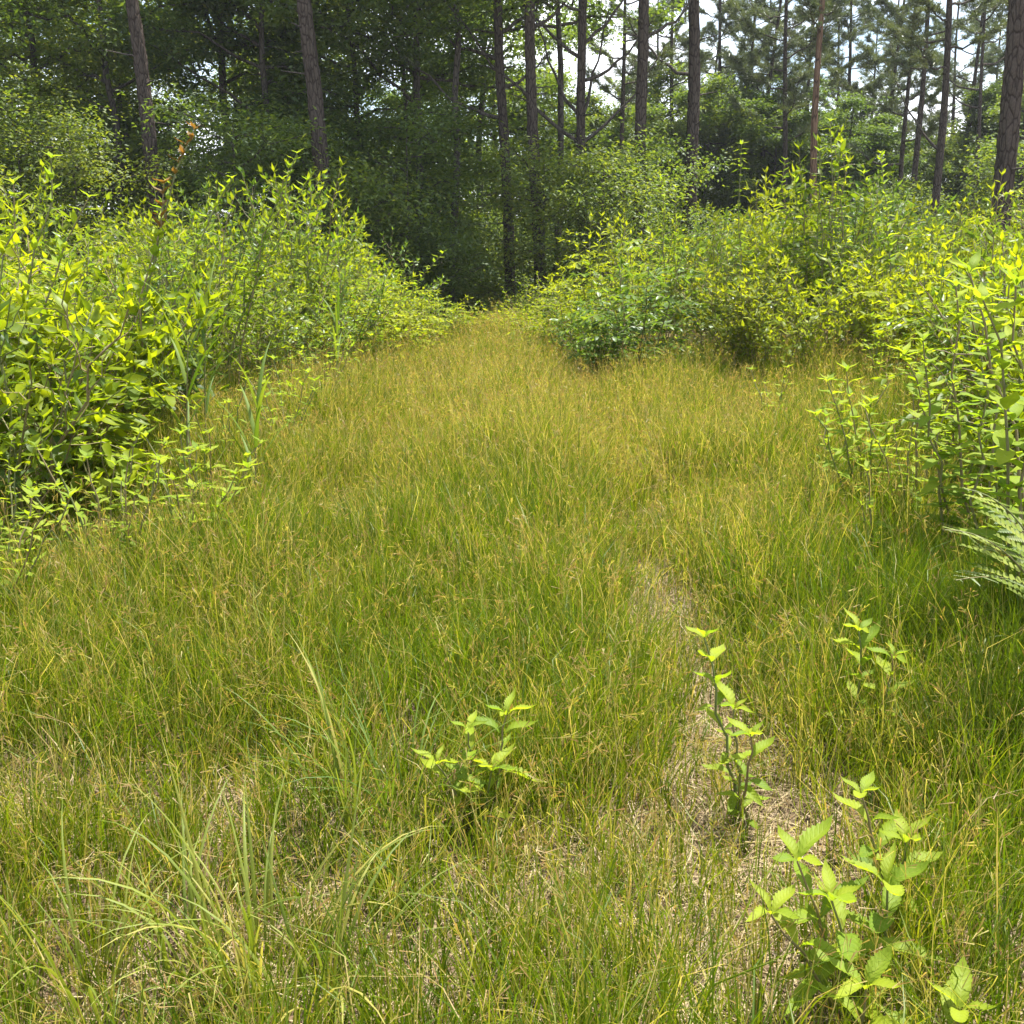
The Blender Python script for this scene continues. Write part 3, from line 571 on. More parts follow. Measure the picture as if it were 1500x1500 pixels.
def edgeL(y): return -1.95 + 1.35 * sstep(9, 16.5, y)
rowsL = [[(edgeL(y) - .62, y) for y in np.arange(4.9, 17.0, .85) if not 8.1 < y < 9.7],
         [(edgeL(y) - 1.5, y) for y in np.arange(5.6, 18.5, 1.05) if not 8.4 < y < 9.6],
         [(edgeL(y) - 2.5, y) for y in np.arange(6.6, 19.5, 1.15)],
         [(edgeL(y) - 3.8, y) for y in np.arange(8.4, 21, 1.3)] + [(edgeL(y) - 5.3, y) for y in np.arange(11.2, 21, 1.5)]]
bank('left', rowsL, 11)
frontR = [(2.95, 5.0), (3.25, 5.9), (3.6, 6.9), (3.9, 7.9), (4.2, 8.9), (4.3, 9.9), (4.1, 10.9), (3.5, 11.2), (2.8, 11.3), (2.2, 11.5), (1.65, 12.0), (1.15, 12.7), (.8, 13.7), (.45, 14.6), (.2, 15.5), (.0, 16.6), (-.1, 17.8)]
rowsR = [frontR,
         [(4.3, 6.6), (4.7, 7.8), (5.2, 9.0), (5.6, 10.2), (5.7, 11.5), (4.9, 13.0), (4.0, 13.5), (3.1, 13.6), (2.4, 14.0), (1.8, 15.0), (1.3, 16.2), (.9, 17.6), (.5, 19.0)],
         [(5.6, 9.0), (6.4, 10.4), (6.8, 12.0), (5.9, 13.8), (4.9, 14.6), (3.9, 14.9), (3.1, 15.4), (2.6, 16.8), (2.2, 18.4)],
         [(7.6, 12.6), (7.2, 14.6), (6.1, 15.8), (5.0, 16.2), (4.1, 16.8), (3.6, 18.6), (8.6, 15.8), (7.4, 17.4), (6.0, 18.2), (9.8, 17.6), (5.0, 20), (8.2, 20)]]
bank('right', rowsR, 12)

# ================================================================== SINGLE SAPLINGS AND WEEDS (leaf by leaf)
NEARLEAF = [leaf_proto(20, .32, .34, .18, .40, .07, .012), leaf_proto(20, .37, .28, .12, .42, .07, .014), leaf_proto(20, .29, .48, .28, .38, .07, .012, twist=.3)]
MIDLEAF = [leaf_proto(6, .36, .28, .18, .42), leaf_proto(6, .42, .22, .26, .40), leaf_proto(6, .32, .40, .20, .40)]

def sapling(label, stems, leaf, mat='sapling', near=False, name='sapling', group='young saplings in the grass', top_mat=None, pairs=True, seed=0, low=.25, node=.07, cat='sapling', up_el=.45):
    """stems = list of (base xyz, top xyz); leaves in opposite pairs up each stem, every leaf an object"""
    rng = np.random.default_rng(1000 + seed); b0 = np.array(stems[0][0]); t = thing(name, label, cat, b0, 0, group); protos = NEARLEAF if near else MIDLEAF
    for bs, tp in stems:
        bs = np.array(bs) - b0; tp = np.array(tp) - b0; s = np.linspace(0, 1, 9); ln = np.linalg.norm(tp - bs)
        Pc = bs + (tp - bs) * s[:, None]; Pc[:, :2] += (tp - bs)[None, :2] * (s ** 1.5 - s)[:, None]; Pc[1:-1] += rng.normal(0, .012 * ln, (7, 3))
        obj('stem', mesh_np('stem', *tube(Pc, (.0032 + .003 * ln) * (1 - .7 * s) + .001, 6), M['stem']), t)
        n = max(2, int(ln * (1 - low) / node)); az = rng.uniform(0, 3.14)
        for k in range(n + 1):
            q = low + (1 - low) * k / n; p = np.array([np.interp(q, s, Pc[:, i]) for i in range(3)]); az += 1.57 if pairs else 2.4; last = k == n
            for m_ in range(4 if last else (2 if pairs else 1)):
                a2 = az + m_ * (1.57 if last else 3.14) + rng.normal(0, .2); el = (rng.uniform(.45, .95) if last else (up_el + (.05 if near else 0)) * (.5 + .8 * q) + rng.normal(0, .2))
                d = np.array([math.cos(a2) * math.cos(el), math.sin(a2) * math.cos(el), math.sin(el)])
                l = leaf * rng.uniform(.75, 1.15) * (1 if not last else rng.uniform(.6, .95)) * (.7 + .3 * math.sin(math.pi * min(q, .8) / .8) if not near else rng.uniform(.75, 1.0))
                m2 = top_mat if (top_mat and q > .86) else mat; kk = int(rng.integers(3))
                leaf_object(t, m2, (near, kk), protos[kk], p + d * .004, d, np.array([-d[0] * .6, -d[1] * .6, 1.0]) + rng.normal(0, .15, 3), l, float(np.clip(.35 + .5 * q + rng.normal(0, .15), 0, 1)))
    return t

def gpt(px, py, Y):            # ground point under a seen point
    p = at(px, py, Y); return (p[0], p[1], float(gz(p[0], p[1])) - .01)
def G(x, y): return (x, y, float(gz(x, y)) - .01)

sapling('large-leaved sapling at the bottom right with broad ridged leaves', [(gpt(1262, 1480, 1.78), at(1218, 1320, 1.78)), (gpt(1240, 1480, 1.82), at(1168, 1262, 1.86)), (gpt(1290, 1480, 1.84), at(1300, 1300, 1.86)), (gpt(1255, 1480, 1.76), at(1130, 1340, 1.76))], .145, near=True, seed=1, node=.065, low=.35)
sapling('tallest of the bottom-right saplings, its pointed top standing clear', [(gpt(1300, 1400, 2.08), at(1262, 1165, 2.08)), (gpt(1300, 1400, 2.05), at(1326, 1235, 2.02))], .115, near=True, seed=2, node=.06, low=.3)
sapling('low broad-leaved sapling at the bottom edge below the large-leaved one', [(gpt(1275, 1500, 1.62), at(1268, 1450, 1.62))], .16, near=True, seed=3, node=.07, low=.4)
sapling('sapling in the bottom right corner with wide wrinkled leaves', [(gpt(1400, 1500, 1.60), at(1405, 1482, 1.60))], .165, near=True, seed=4, node=.08, low=.5)
sapling('bushy yellow-green sapling in the middle of the near grass', [(gpt(695, 1200, 2.5), at(686, 1070, 2.5)), (gpt(725, 1200, 2.52), at(742, 1048, 2.54)), (gpt(690, 1200, 2.45), at(640, 1120, 2.45)), (gpt(710, 1200, 2.45), at(720, 1130, 2.42))], .125, near=True, seed=5, node=.055, low=.3)
sapling('slim upright sapling beside the bare right wheel track', [(gpt(1075, 1180, 2.6), at(1032, 935, 2.62)), (gpt(1090, 1180, 2.55), at(1100, 1080, 2.5)), (gpt(1085, 1180, 2.58), at(1075, 1040, 2.6))], .105, near=True, seed=6, node=.065, low=.2)
sapling('small pale sapling in the right grass below the fern', [(gpt(1265, 1000, 3.0), at(1258, 925, 3.0)), (gpt(1300, 1000, 2.95), at(1308, 965, 2.95))], .12, near=True, seed=7, node=.06, low=.3)
sapling('bright sapling cluster standing alone in the grass right of the track', [(gpt(1262, 780, 5.4), at(1212, 560, 5.4)), (gpt(1262, 780, 5.5), at(1240, 545, 5.5)), (gpt(1270, 780, 5.4), at(1275, 590, 5.4)), (gpt(1255, 780, 5.3), at(1195, 610, 5.3)), (gpt(1265, 780, 5.45), at(1300, 640, 5.4))], .15, seed=8, node=.06, low=.3)
sapling('small sapling with a bright whorl near the lower right fern', [(gpt(1280, 840, 4.5), at(1270, 690, 4.5)), (gpt(1280, 840, 4.5), at(1262, 740, 4.45))], .12, seed=9, node=.08, low=.3)
sapling('tall broad-leaved sapling leaning in from the right edge', [(gpt(1500, 830, 3.6), at(1440, 440, 3.6)), (gpt(1510, 830, 3.5), at(1488, 420, 3.6)), (gpt(1530, 830, 3.7), at(1420, 400, 3.9))], .18, seed=10, node=.065, low=.15)
sapling('second broad-leaved sapling at the right edge, behind the leaning one', [(gpt(1400, 700, 4.6), at(1352, 500, 4.6)), (gpt(1410, 700, 4.7), at(1325, 520, 4.7)), (gpt(1420, 700, 4.6), at(1400, 420, 4.6)), (gpt(1440, 700, 4.5), at(1440, 480, 4.5)), (gpt(1450, 700, 4.8), at(1480, 400, 4.9))], .155, seed=11, node=.055, low=.12)
sapling('tall shoot with coppery young leaves at its tip above the left bank', [(G(-2.6, 6.6), at(285, 190, 6.9)), (G(-2.5, 6.6), at(240, 270, 6.8))], .15, seed=12, top_mat='copper', node=.062, low=.4, group='shoots above the banks', name='tall_shoot', cat='shoot', up_el=.7)
sapling('tall arching shoot at the far left above the bank', [(G(-3.0, 6.2), at(75, 232, 6.4)), (G(-3.2, 6.1), at(20, 270, 6.3)), (G(-3.1, 6.1), at(130, 290, 6.3))], .15, seed=13, node=.062, low=.4, group='shoots above the banks', name='tall_shoot', cat='shoot', up_el=.75)
sapling('pointed leafy shoot in front of the second pine trunk', [(G(-2.7, 9.6), at(435, 225, 9.7)), (G(-2.6, 9.6), at(415, 262, 9.6)), (G(-2.7, 9.6), at(450, 265, 9.5))], .14, seed=14, node=.06, low=.35, group='shoots above the banks', name='tall_shoot', cat='shoot', up_el=.7)
sapling('thin shoot between the coppery shoot and the second pine', [(G(-3.0, 8.4), at(340, 262, 8.6))], .14, seed=15, node=.062, low=.5, group='shoots above the banks', name='tall_shoot', cat='shoot', up_el=.7)
sapling('arching branchy shoot at the inner end of the left bank', [(G(-1.75, 13.4), at(648, 372, 13.2)), (G(-1.8, 13.4), at(600, 385, 13.3))], .15, seed=16, node=.06, low=.4, group='shoots above the banks', name='tall_shoot', cat='shoot', up_el=.5)
sapling('highest shoot of the right bank with yellowing drooping leaves', [(G(4.0, 12.9), at(1216, 178, 13.0)), (G(4.1, 12.9), at(1232, 210, 13.0)), (G(3.9, 12.9), at(1200, 222, 12.9))], .17, seed=17, node=.09, low=.5, group='shoots above the banks', name='tall_shoot', cat='shoot', up_el=.3)
sapling('tiered spire-like shoot in the middle of the right bank', [(G(2.9, 13.2), at(1086, 212, 13.3))], .17, seed=18, node=.06, low=.5, group='shoots above the banks', name='tall_shoot', cat='shoot', up_el=.15)
sapling('shoot at the left shoulder of the right bank', [(G(1.95, 13.0), at(968, 258, 13.2)), (G(2.0, 13.0), at(990, 275, 13.2))], .15, seed=19, node=.06, low=.5, group='shoots above the banks', name='tall_shoot', cat='shoot', up_el=.5)
sapling('leafy shoot between the spire-like shoot and the highest one', [(G(3.4, 13.0), at(1150, 235, 13.0)), (G(3.5, 13.0), at(1165, 262, 13.0))], .16, seed=20, node=.06, low=.5, group='shoots above the banks', name='tall_shoot', cat='shoot', up_el=.5)
sapling('broad shoot right of the highest one on the right bank', [(G(4.6, 12.4), at(1290, 225, 12.6)), (G(4.5, 12.4), at(1265, 255, 12.6))], .16, seed=21, node=.06, low=.5, group='shoots above the banks', name='tall_shoot', cat='shoot', up_el=.6)

# knee-high weeds along both edges of the track
rng = np.random.default_rng(61)
weeds = [(-2.05, 3.8), (-1.7, 4.2), (-2.3, 4.45), (-1.5, 4.55), (-1.9, 4.5), (-2.25, 4.2), (-1.55, 4.9), (-2.5, 4.7), (-2.15, 5.3), (-1.7, 5.6), (-1.85, 6.4), (-1.65, 7.3), (-1.8, 8.1), (-1.7, 9.0), (-1.85, 9.9), (-1.7, 10.9), (-1.5, 12.0), (-1.3, 13.2),
         (2.1, 5.2), (2.35, 4.6), (1.95, 6.2), (2.6, 5.7), (2.5, 7.4), (2.9, 6.6), (3.15, 7.6), (3.3, 8.8), (3.55, 9.8), (3.7, 10.9), (2.7, 11.2), (1.9, 11.6), (1.15, 12.3), (.7, 13.4), (2.2, 8.6)]
kl = kr = 0
for i, (x, y) in enumerate(weeds):
    if x < 0: lab = f'{ORD[kl]} knee-high weed from the camera along the left edge of the track'; kl += 1
    else: lab = f'{ORD[kr]} knee-high weed from the camera along the right edge of the track'; kr += 1
    st = []; h = rng.uniform(.5, .85)
    for k in range(int(rng.integers(5, 9))):
        a = rng.uniform(0, 6.28); r = rng.uniform(.05, .36); hh = h * rng.uniform(.65, 1.0)
        st.append(((x + math.cos(a) * .04, y + math.sin(a) * .04, float(gz(x, y)) - .01), (x + math.cos(a) * r, y + math.sin(a) * r, float(gz(x, y)) + hh)))
    sapling(lab, st, rng.uniform(.09, .13), seed=100 + i, name='weed', cat='weed', group='knee-high weeds along the track', node=.085, low=.3, pairs=True)

# ------------------------------------------------------------------ fern at the right edge
def fern(label, base, tips, seed):
    rng = np.random.default_rng(seed); base = np.array(base); t = thing('fern', label, 'fern', base)
    pin = leaf_proto(6, .22, .12, .14, .22)
    # a pinna: narrow blade cut into lobes
    nlob = 8; PV, PF = [], []; o = 0
    for k in range(nlob):
        q = .08 + .86 * k / nlob; wl = .10 * (1 - q) ** .6 + .02
        for s in (-1, 1):
            PV += [[0, q, 0], [s * wl, q + .05, .02], [s * wl * .9, q + .10, .015], [0, q + .105, 0]]; PF += [(o, o + 1, o + 2), (o, o + 2, o + 3)]; o += 4
    PV += [[0, .9, 0], [.02, .93, 0], [0, 1, -.02], [-.02, .93, 0]]; PF += [(o, o + 1, o + 2), (o, o + 2, o + 3)]
    pmesh = [mesh_np('leaflet', np.array(PV), np.array(PF), M['fern'], {'tint': np.full(len(PV), v)}, smooth=False) for v in (.2, .6, .95)]
    for tp in tips:
        tp = np.array(tp) - base; s = np.linspace(0, 1, 16); hor = tp.copy(); hor[2] = 0
        P = hor[None] * (s ** 1.15)[:, None]; P[:, 2] = tp[2] * (s + .9 * s * (1 - s)); ln = np.linalg.norm(np.diff(P, axis=0), axis=1).sum()
        fr = obj('frond', mesh_np('frond_stalk', *tube(P, .0035 * (1 - .75 * s) + .0008, 5), M['stem']), t)
        n = 12
        for k in range(n):
            q = .34 + .64 * k / (n - 1); p = np.array([np.interp(q, s, P[:, i]) for i in range(3)]); i1 = int(q * 15); ax = norm(P[min(i1 + 1, 15)] - P[i1]); sd_ = norm(np.cross(ax, [0, 0, 1])); up = np.cross(sd_, ax)
            l = ln * .15 * math.sin(math.pi * min(.995, .18 + .82 * (k / (n - 1)) ** .8)) ** .8 + .015
            for sg in (-1, 1):
                d = sd_ * sg + ax * .45 + up * rng.normal(.02, .08) + np.array([0, 0, -.12]); x, y, z = frames(np.array([d]), np.array([up])); x, y, z = x[0] * l, y[0] * l, z[0] * l
                o_ = bpy.data.objects.new('leaflet', pmesh[int(rng.integers(3))]); C.objects.link(o_); o_.parent = fr
                o_.matrix_local = Matrix(((x[0], y[0], z[0], p[0]), (x[1], y[1], z[1], p[1]), (x[2], y[2], z[2], p[2]), (0, 0, 0, 1)))
fb = (1.85, 3.0, float(gz(1.85, 3.0)))
fern('pale feathery fern reaching in from the right edge', fb, [at(1412, 716, 2.9), at(1384, 776, 2.75), at(1446, 742, 3.25), at(1600, 640, 3.1), at(1700, 760, 2.8)], 5)
fb = (2.25, 3.7, float(gz(2.25, 3.7)))
fern('darker fern half hidden behind the pale fern', fb, [at(1436, 806, 3.4), at(1400, 850, 3.2), at(1640, 700, 3.7)], 6)

# ------------------------------------------------------------------ broad-bladed grass tufts, every blade an object
def blade_mesh(rng, L_, W_, lean, bend, n=9, tint=.5):
    s = np.linspace(0, 1, n); th = lean + bend * s ** 1.5; dx = np.sin(th); dz = np.cos(th)
    y = np.concatenate([[0], np.cumsum((dx[1:] + dx[:-1]) / 2)]) * L_ / (n - 1); z = np.concatenate([[0], np.cumsum((dz[1:] + dz[:-1]) / 2)]) * L_ / (n - 1)
    wd = W_ * .5 * np.minimum(1, .55 + s * 2) * (1 - s ** 2.2); k = rng.normal(0, .25)
    x = .06 * L_ * k * s ** 2; nz_ = np.stack([0 * s, -np.cos(th), np.sin(th)], 1)
    mid = np.stack([x, y, z], 1); Lf = mid + np.stack([-wd, 0 * s, 0 * s], 1) + nz_ * -(wd * .5)[:, None]; Rt = mid + np.stack([wd, 0 * s, 0 * s], 1) + nz_ * -(wd * .5)[:, None]
    V = np.concatenate([mid, Lf, Rt]); F = []
    for i in range(n - 1): F += [(i, i + 1, n + i + 1), (i, n + i + 1, n + i), (i, 2 * n + i, 2 * n + i + 1), (i, 2 * n + i + 1, i + 1)]
    return V, np.array(F, np.int32)

def tuft(label, x, y, nbl, L_, W_, seed, r=.10, mat='tuft', name='grass_tuft', group='broad-bladed grass tufts', spread=1.0, cat='grass tuft'):
    rng = np.random.default_rng(seed); t = thing(name, label, cat, (x, y, float(gz(x, y)) - .01), 0, group)
    ms = []
    for k in range(9):
        V, F = blade_mesh(rng, 1, W_ / L_, rng.uniform(.02, .28), rng.uniform(.3, 1.9) * spread); ms.append(mesh_np('blade', V, F, M[mat], {'tint': np.full(len(V), rng.uniform(.1, .8))}))
    for k in range(nbl):
        a = rng.uniform(0, 6.28); rr = r * math.sqrt(rng.uniform(0, 1)); o = obj('blade', ms[k % 9], t, (math.cos(a) * rr, math.sin(a) * rr, 0)); s = L_ * rng.uniform(.55, 1.1)
        o.rotation_euler = (rng.normal(0, .10), rng.normal(0, .10), a - math.pi / 2 + rng.normal(0, .5)); o.scale = (s * rng.uniform(.7, 1.2), s, s)
p1 = gpt(375, 1450, 1.9)
tuft('large grey-green broad-bladed grass tuft at the bottom left', p1[0], p1[1], 60, .52, .011, 1, .15)
p1 = gpt(275, 1440, 1.95); tuft('smaller broad-bladed tuft touching the large one on its left', p1[0], p1[1], 24, .46, .009, 2, .09)
p1 = gpt(515, 1200, 2.45); tuft('tall upright tuft of broad blades behind the large bottom-left tuft', p1[0], p1[1], 26, .62, .010, 3, .07, spread=.8)
p1 = gpt(580, 1180, 2.5); tuft('soft green grass tuft left of the bushy near sapling', p1[0], p1[1], 40, .48, .007, 4, .11, mat='reed')
p1 = gpt(470, 1480, 1.75); tuft('arching tuft at the bottom edge right of the large tuft', p1[0], p1[1], 26, .48, .009, 5, .08)
p1 = gpt(130, 1460, 1.85); tuft('arching tuft in the bottom left corner', p1[0], p1[1], 26, .48, .009, 6, .09)
def reed(label, x, y, H, seed):
    rng = np.random.default_rng(seed); t = thing('reed', label, 'reed', (x, y, float(gz(x, y)) - .01), 0, 'reeds in the left bank')
    s = np.linspace(0, 1, 8); P = np.stack([.06 * s ** 2 * H, .03 * s * H, s * H], 1); obj('stem', mesh_np('reed_stem', *tube(P, .006 * (1 - .7 * s) + .001, 5), M['stem']), t)
    for k in range(9):
        q = .35 + .65 * k / 8; V, F = blade_mesh(rng, rng.uniform(.35, .55), .026, rng.uniform(.35, .7) * (1.2 - .7 * q), rng.uniform(.3, 1.0)); me = mesh_np('blade', V, F, M['reed'], {'tint': np.full(len(V), rng.uniform(0, 1))})
        o = obj('blade', me, t, [float(np.interp(q, s, P[:, i])) for i in range(3)]); o.rotation_euler = (0, 0, k * 2.6 + rng.normal(0, .4))
reed('dark cane-like reed with long strap leaves at the front of the left bank', -1.95, 6.0, 1.0, 1)
reed('slender reed standing free at the inner foot of the left bank', -1.45, 5.6, .7, 2)
reed('reed with long strap leaves deeper in the left bank', -2.1, 6.9, 1.15, 3)
reed('small pale reed farther along the foot of the left bank', -1.75, 10.2, .95, 4)

# ------------------------------------------------------------------ grass of the track: every blade a bent strip, joined (stuff)
def vnoise(x, y, s, seed):
    r = np.random.default_rng(seed); out = 0
    for k in range(6):
        a = r.uniform(0, 6.28); f = s * r.uniform(.6, 1.9); out = out + np.sin((x * math.cos(a) + y * math.sin(a)) * f + r.uniform(0, 6.28))
    return out / 6 * 1.6

def bare(x, y):
    """1 where the litter shows: wheel tracks and worn patches near the camera"""
    b = 1.0 * np.exp(-((x - RR(y) + .04) / .23) ** 2) * (.72 + .4 * vnoise(x, y, 5, 44)) * (1 - .8 * sstep(5, 9, y)) + .45 * np.exp(-((x - RL(y)) / .18) ** 2) * sstep(3.5, 5, y) * (1 - .7 * sstep(6, 11, y))
    for (cx, cy_, r, k) in ((.38, 1.95, .4, .7), (-.2, 1.72, .3, .6), (-1.45, 2.65, .27, .85), (.6, 2.5, .32, .6), (.1, 2.35, .26, .55), (.64, 4.0, .35, .5), (1.25, 1.65, .25, .5), (-.75, 2.75, .25, .45), (-.9, 1.75, .2, .4)):
        b = b + k * np.exp(-(((x - cx) ** 2 + (y - cy_) ** 2) / r ** 2))
    return np.clip(b + .16 * vnoise(x, y, 4.5, 3), 0, 1)

def region(n, y0, y1, r, wide=.62, marg=.9):
    y = r.uniform(y0, y1, n); x = r.uniform(-6.4, 6.4, n); k = np.abs(x) < wide * y + marg
    k &= (x > edgeL(y) - 1.2) & (x < np.interp(y, [0, 5, 8, 11, 12.5, 13.5, 16, 18], [3.4, 4.0, 4.8, 5.4, 3.6, 2.0, 1.2, .9]))
    return x[k], y[k]

def strips(r, bx, by, bz, L_, W_, az, th, seg, wtip=.0, bulge=0):
    """blades standing at (bx, by, bz): length L_, width W_, heading az, th = angle from vertical at every joint"""
    n = len(bx); s = np.linspace(0, 1, seg + 1); dr = np.sin(th); dz = np.cos(th); st = (L_ / seg)[:, None]; z0 = np.zeros((n, 1))
    r_ = np.concatenate([z0, np.cumsum((dr[:, 1:] + dr[:, :-1]) / 2 * st, 1)], 1); z_ = np.concatenate([z0, np.cumsum((dz[:, 1:] + dz[:, :-1]) / 2 * st, 1)], 1)
    cv = r.normal(0, .8, n)[:, None] * (s ** 2)[None]
    P = np.stack([bx[:, None] + np.cos(az[:, None] + cv) * r_, by[:, None] + np.sin(az[:, None] + cv) * r_, bz[:, None] + z_], 2)
    sa = az + r.normal(1.57, .6, n); side = np.stack([np.cos(sa), np.sin(sa), 0 * sa], 1); wd = (W_ * .5)[:, None] * (1 - s[:-1] ** 2 * .6)[None]
    V = np.concatenate([np.stack([P[:, :-1] - side[:, None] * wd[..., None], P[:, :-1] + side[:, None] * wd[..., None]], 2).reshape(n, -1, 3), P[:, -1:]], 1)
    F = []
    for i in range(seg - 1): F += [(2 * i, 2 * i + 1, 2 * i + 3), (2 * i, 2 * i + 3, 2 * i + 2)]
    F += [(2 * seg - 2, 2 * seg - 1, 2 * seg)]; k = 2 * seg + 1
    F = (np.array(F)[None] + (np.arange(n) * k)[:, None, None]).reshape(-1, 3)
    return V.reshape(-1, 3), F, k, P

def goldness(x, y):
    return .30 * vnoise(x, y, 1.7, 8) + .16 * vnoise(x, y, 5.5, 18) + .40 * np.exp(-((y - 9.2) / 3.8) ** 2) * np.exp(-((x + .1) / 1.7) ** 2) + .06 * sstep(5, 8, y) - .12 * sstep(1.2, 2.4, np.abs(x)) + .12 * bare(x, y) - .40 * sstep(.95, 1.5, x) * (1 - sstep(3.5, 5.5, y)) - .25 * np.exp(-((x + .15) / .55) ** 2) * (1 - sstep(6, 8, y))

def grass(name, label, ncl, per, y0, y1, seed, seg, width, rad, hsc, heads_per, head_frac):
    r = np.random.default_rng(seed); x, y = region(ncl, y0, y1, r); b = bare(x, y); k = r.uniform(0, 1, len(x)) > b * .82; x, y, b = x[k], y[k], b[k]
    g = goldness(x, y); ch = (1 + .36 * vnoise(x, y, 2.3, 9) + .2 * vnoise(x, y, 6, 19) - .5 * b + .08 * np.exp(-(x / .5) ** 2)) * r.uniform(.72, 1.22, len(x)) * hsc * (1 + .25 * sstep(.95, 1.4, x) * (1 - sstep(3.5, 5, y))) * (.86 + .14 * sstep(2, 5, y))
    caz = r.uniform(0, 6.28, len(x)); ct = r.normal(0, .10, len(x))                     # the colour of each clump
    ix = np.repeat(np.arange(len(x)), r.poisson(per, len(x))); n = len(ix); a = r.uniform(0, 6.28, n); rr = rad * np.sqrt(r.uniform(0, 1, n))
    bx = x[ix] + np.cos(a) * rr; by = y[ix] + np.sin(a) * rr; bz = gz(bx, by) - .01
    kind = r.uniform(0, 1, n); dry = kind < np.clip((.21 + .36 * g[ix]), .04, .65); arch = r.uniform(0, 1, n) < .24
    L_ = ch[ix] * np.where(dry, r.uniform(.24, .50, n), r.uniform(.16, .44, n)) * np.where(arch, 1.15, 1)
    th = np.abs(r.normal(.12, .15, n))[:, None] + np.where(arch, r.uniform(.8, 2.2, n), r.uniform(0, .75, n))[:, None] * (np.linspace(0, 1, seg + 1) ** 1.6)[None]
    az = np.where(r.uniform(0, 1, n) < .6, a, caz[ix]) + r.normal(0, .5, n)
    t = np.where(dry, r.uniform(.62, .97, n), r.uniform(.0, .42, n) + .14 * g[ix] + 1.2 * ct[ix]); t = np.clip(t, 0, .93)
    V, F, kk, P = strips(r, bx, by, bz, L_, width * r.uniform(.6, 1.35, n) * np.where(dry, .75, 1), az, th, seg); T = np.repeat(t, kk)
    # seed heads on some of the dry stems
    hs = np.nonzero(dry & (r.uniform(0, 1, n) < head_frac))[0]; tip = P[hs, -1]; ax = norm(P[hs, -1] - P[hs, -2]); N = len(hs) * heads_per
    u = r.uniform(0, 1, N); pos = np.repeat(tip, heads_per, 0) - np.repeat(ax, heads_per, 0) * (u * .10)[:, None]; d = norm(np.repeat(ax, heads_per, 0) + r.normal(0, .5, (N, 3))); ln = r.uniform(.018, .050, N)
    sd_ = norm(np.cross(d, r.normal(0, 1, (N, 3)))) * (.0011 + .00016 * np.repeat(tip[:, 1], heads_per))[:, None]; q = pos + d * ln[:, None]
    V2 = np.stack([pos, q - sd_, q + sd_], 1).reshape(-1, 3); F2 = np.arange(N * 3).reshape(-1, 3) + len(V)
    o = obj(name, mesh_np(name, np.concatenate([V, V2]), np.concatenate([F, F2]), M['grass'], {'tint': np.concatenate([T, np.repeat(np.where(r.uniform(0, 1, N) < .6, r.uniform(.95, 1.0, N), r.uniform(.7, .9, N)), 3)])}), kind='stuff')
    return tag(o, label, 'grass')

grass('near_grass', 'fine green and straw-coloured grass filling the nearest part of the track', 22000, 13, .7, 4.2, 21, 4, .0037, .055, 1.0, 9, .22)
grass('middle_grass', 'green and golden grass in the middle of the track', 19000, 12, 4.0, 8.2, 25, 3, .0046, .08, 1.0, 5, .35)
grass('far_grass', 'golden seeding grass covering the farther part of the track', 22000, 15, 8.0, 17.8, 22, 2, .0064, .13, 1.0, 5, .50)
# dead straw lying on the soil
r = np.random.default_rng(23); x, y = region(210000, .6, 6.0, r); k = r.uniform(0, 1, len(x)) < .25 + .75 * bare(x, y); x, y = x[k], y[k]; n = len(x)
th = np.clip(r.normal(1.38, .16, n)[:, None] + r.normal(0, .3, n)[:, None] * np.linspace(0, 1, 4)[None], .75, 1.6)
V, F, kk, P = strips(r, x, y, gz(x, y) + r.uniform(.0, .025, n), r.uniform(.06, .26, n), r.uniform(.0018, .0042, n), r.uniform(0, 6.28, n), th, 3)
tag(obj('dead_straw', mesh_np('dead_straw', V, F, M['straw'], {'tint': np.repeat(r.uniform(0, 1, n), kk)}), kind='stuff'), 'pale dead straw lying matted under the near grass', 'straw')

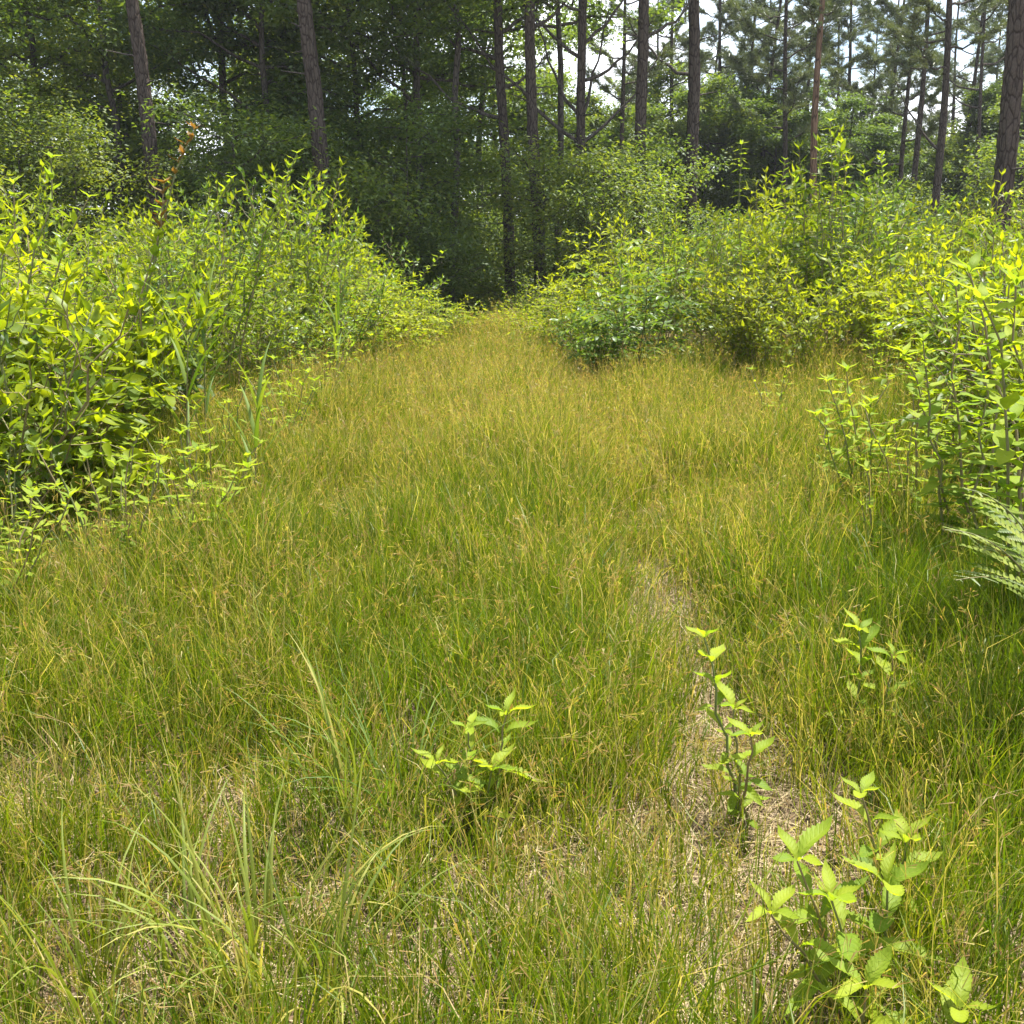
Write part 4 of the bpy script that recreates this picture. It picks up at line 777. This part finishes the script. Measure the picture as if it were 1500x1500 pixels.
# dead brown leaves among the straw
x, y = region(26000, .6, 6.0, r); k = r.uniform(0, 1, len(x)) < .12 + .6 * bare(x, y); x, y = x[k], y[k]; n = len(x); az = r.uniform(0, 6.28, n)
V, F, T = place(DIAMOND, np.stack([x, y, gz(x, y) + r.uniform(.004, .02, n)], 1), np.stack([np.cos(az), np.sin(az), r.normal(0, .25, n)], 1), np.stack([r.normal(0, .35, n), r.normal(0, .35, n), np.ones(n)], 1), r.uniform(.02, .055, n), None, r.uniform(0, 1, n))
M['litter'] = leaf_mat('dead_leaf', [(0.0, (0.07, 0.045, 0.03)), (0.6, (0.17, 0.115, 0.07)), (1.0, (0.30, 0.23, 0.16))], trans=0.1, tgain=(1, 1, 1), gloss=0.02, orand=0.0)
tag(obj('leaf_litter', mesh_np('leaf_litter', V, F, M['litter'], {'tint': T}, smooth=False), kind='stuff'), 'small brown dead leaves scattered over the straw', 'leaf litter')

# a fallen twig at the bottom of the picture
p1 = gpt(650, 1462, 1.85); p2 = gpt(745, 1466, 1.83); s = np.linspace(0, 1, 9); rng = np.random.default_rng(9)
P = np.array(p1)[None] + (np.array(p2) - np.array(p1))[None] * s[:, None]; P[:, 2] += .022 + .006 * np.sin(s * 5); P[:, 1] += .008 * np.sin(s * 7)
tw = obj('fallen_twig', mesh_np('fallen_twig', *join([tube(P - P[0], .006 * (1 - .5 * s), 7), tube(np.array([P[4], P[4] + [.03, .03, .012], P[4] + [.05, .07, .01]]) - P[0], [.003, .0025, .0015], 5)]), M['twig']), loc=P[0])
tag(tw, 'short grey-brown twig lying in the litter at the bottom edge', 'twig')

# ------------------------------------------------------------------ summer haze between the trees
def box(x0, x1, y0, y1, z0, z1):
    V = np.array([(x, y, z) for x in (x0, x1) for y in (y0, y1) for z in (z0, z1)], float)
    F = [(0, 1, 3), (0, 3, 2), (4, 6, 7), (4, 7, 5), (0, 4, 5), (0, 5, 1), (2, 3, 7), (2, 7, 6), (0, 2, 6), (0, 6, 4), (1, 5, 7), (1, 7, 3)]
    return V, np.array(F)
m, t = nodes('haze'); pv = t.nodes.new('ShaderNodeVolumePrincipled'); pv.inputs['Color'].default_value = (.86, .92, 1, 1); pv.inputs['Density'].default_value = HAZE; pv.inputs['Anisotropy'].default_value = .3
ou = t.nodes.new('ShaderNodeOutputMaterial'); t.links.new(pv.outputs[0], ou.inputs['Volume'])
hz = obj('haze', mesh_np('haze', *box(-405, 405, -125, 605, -4, 24), m, smooth=False), kind='stuff'); tag(hz, 'thin bluish summer haze hanging between the trees', 'haze')
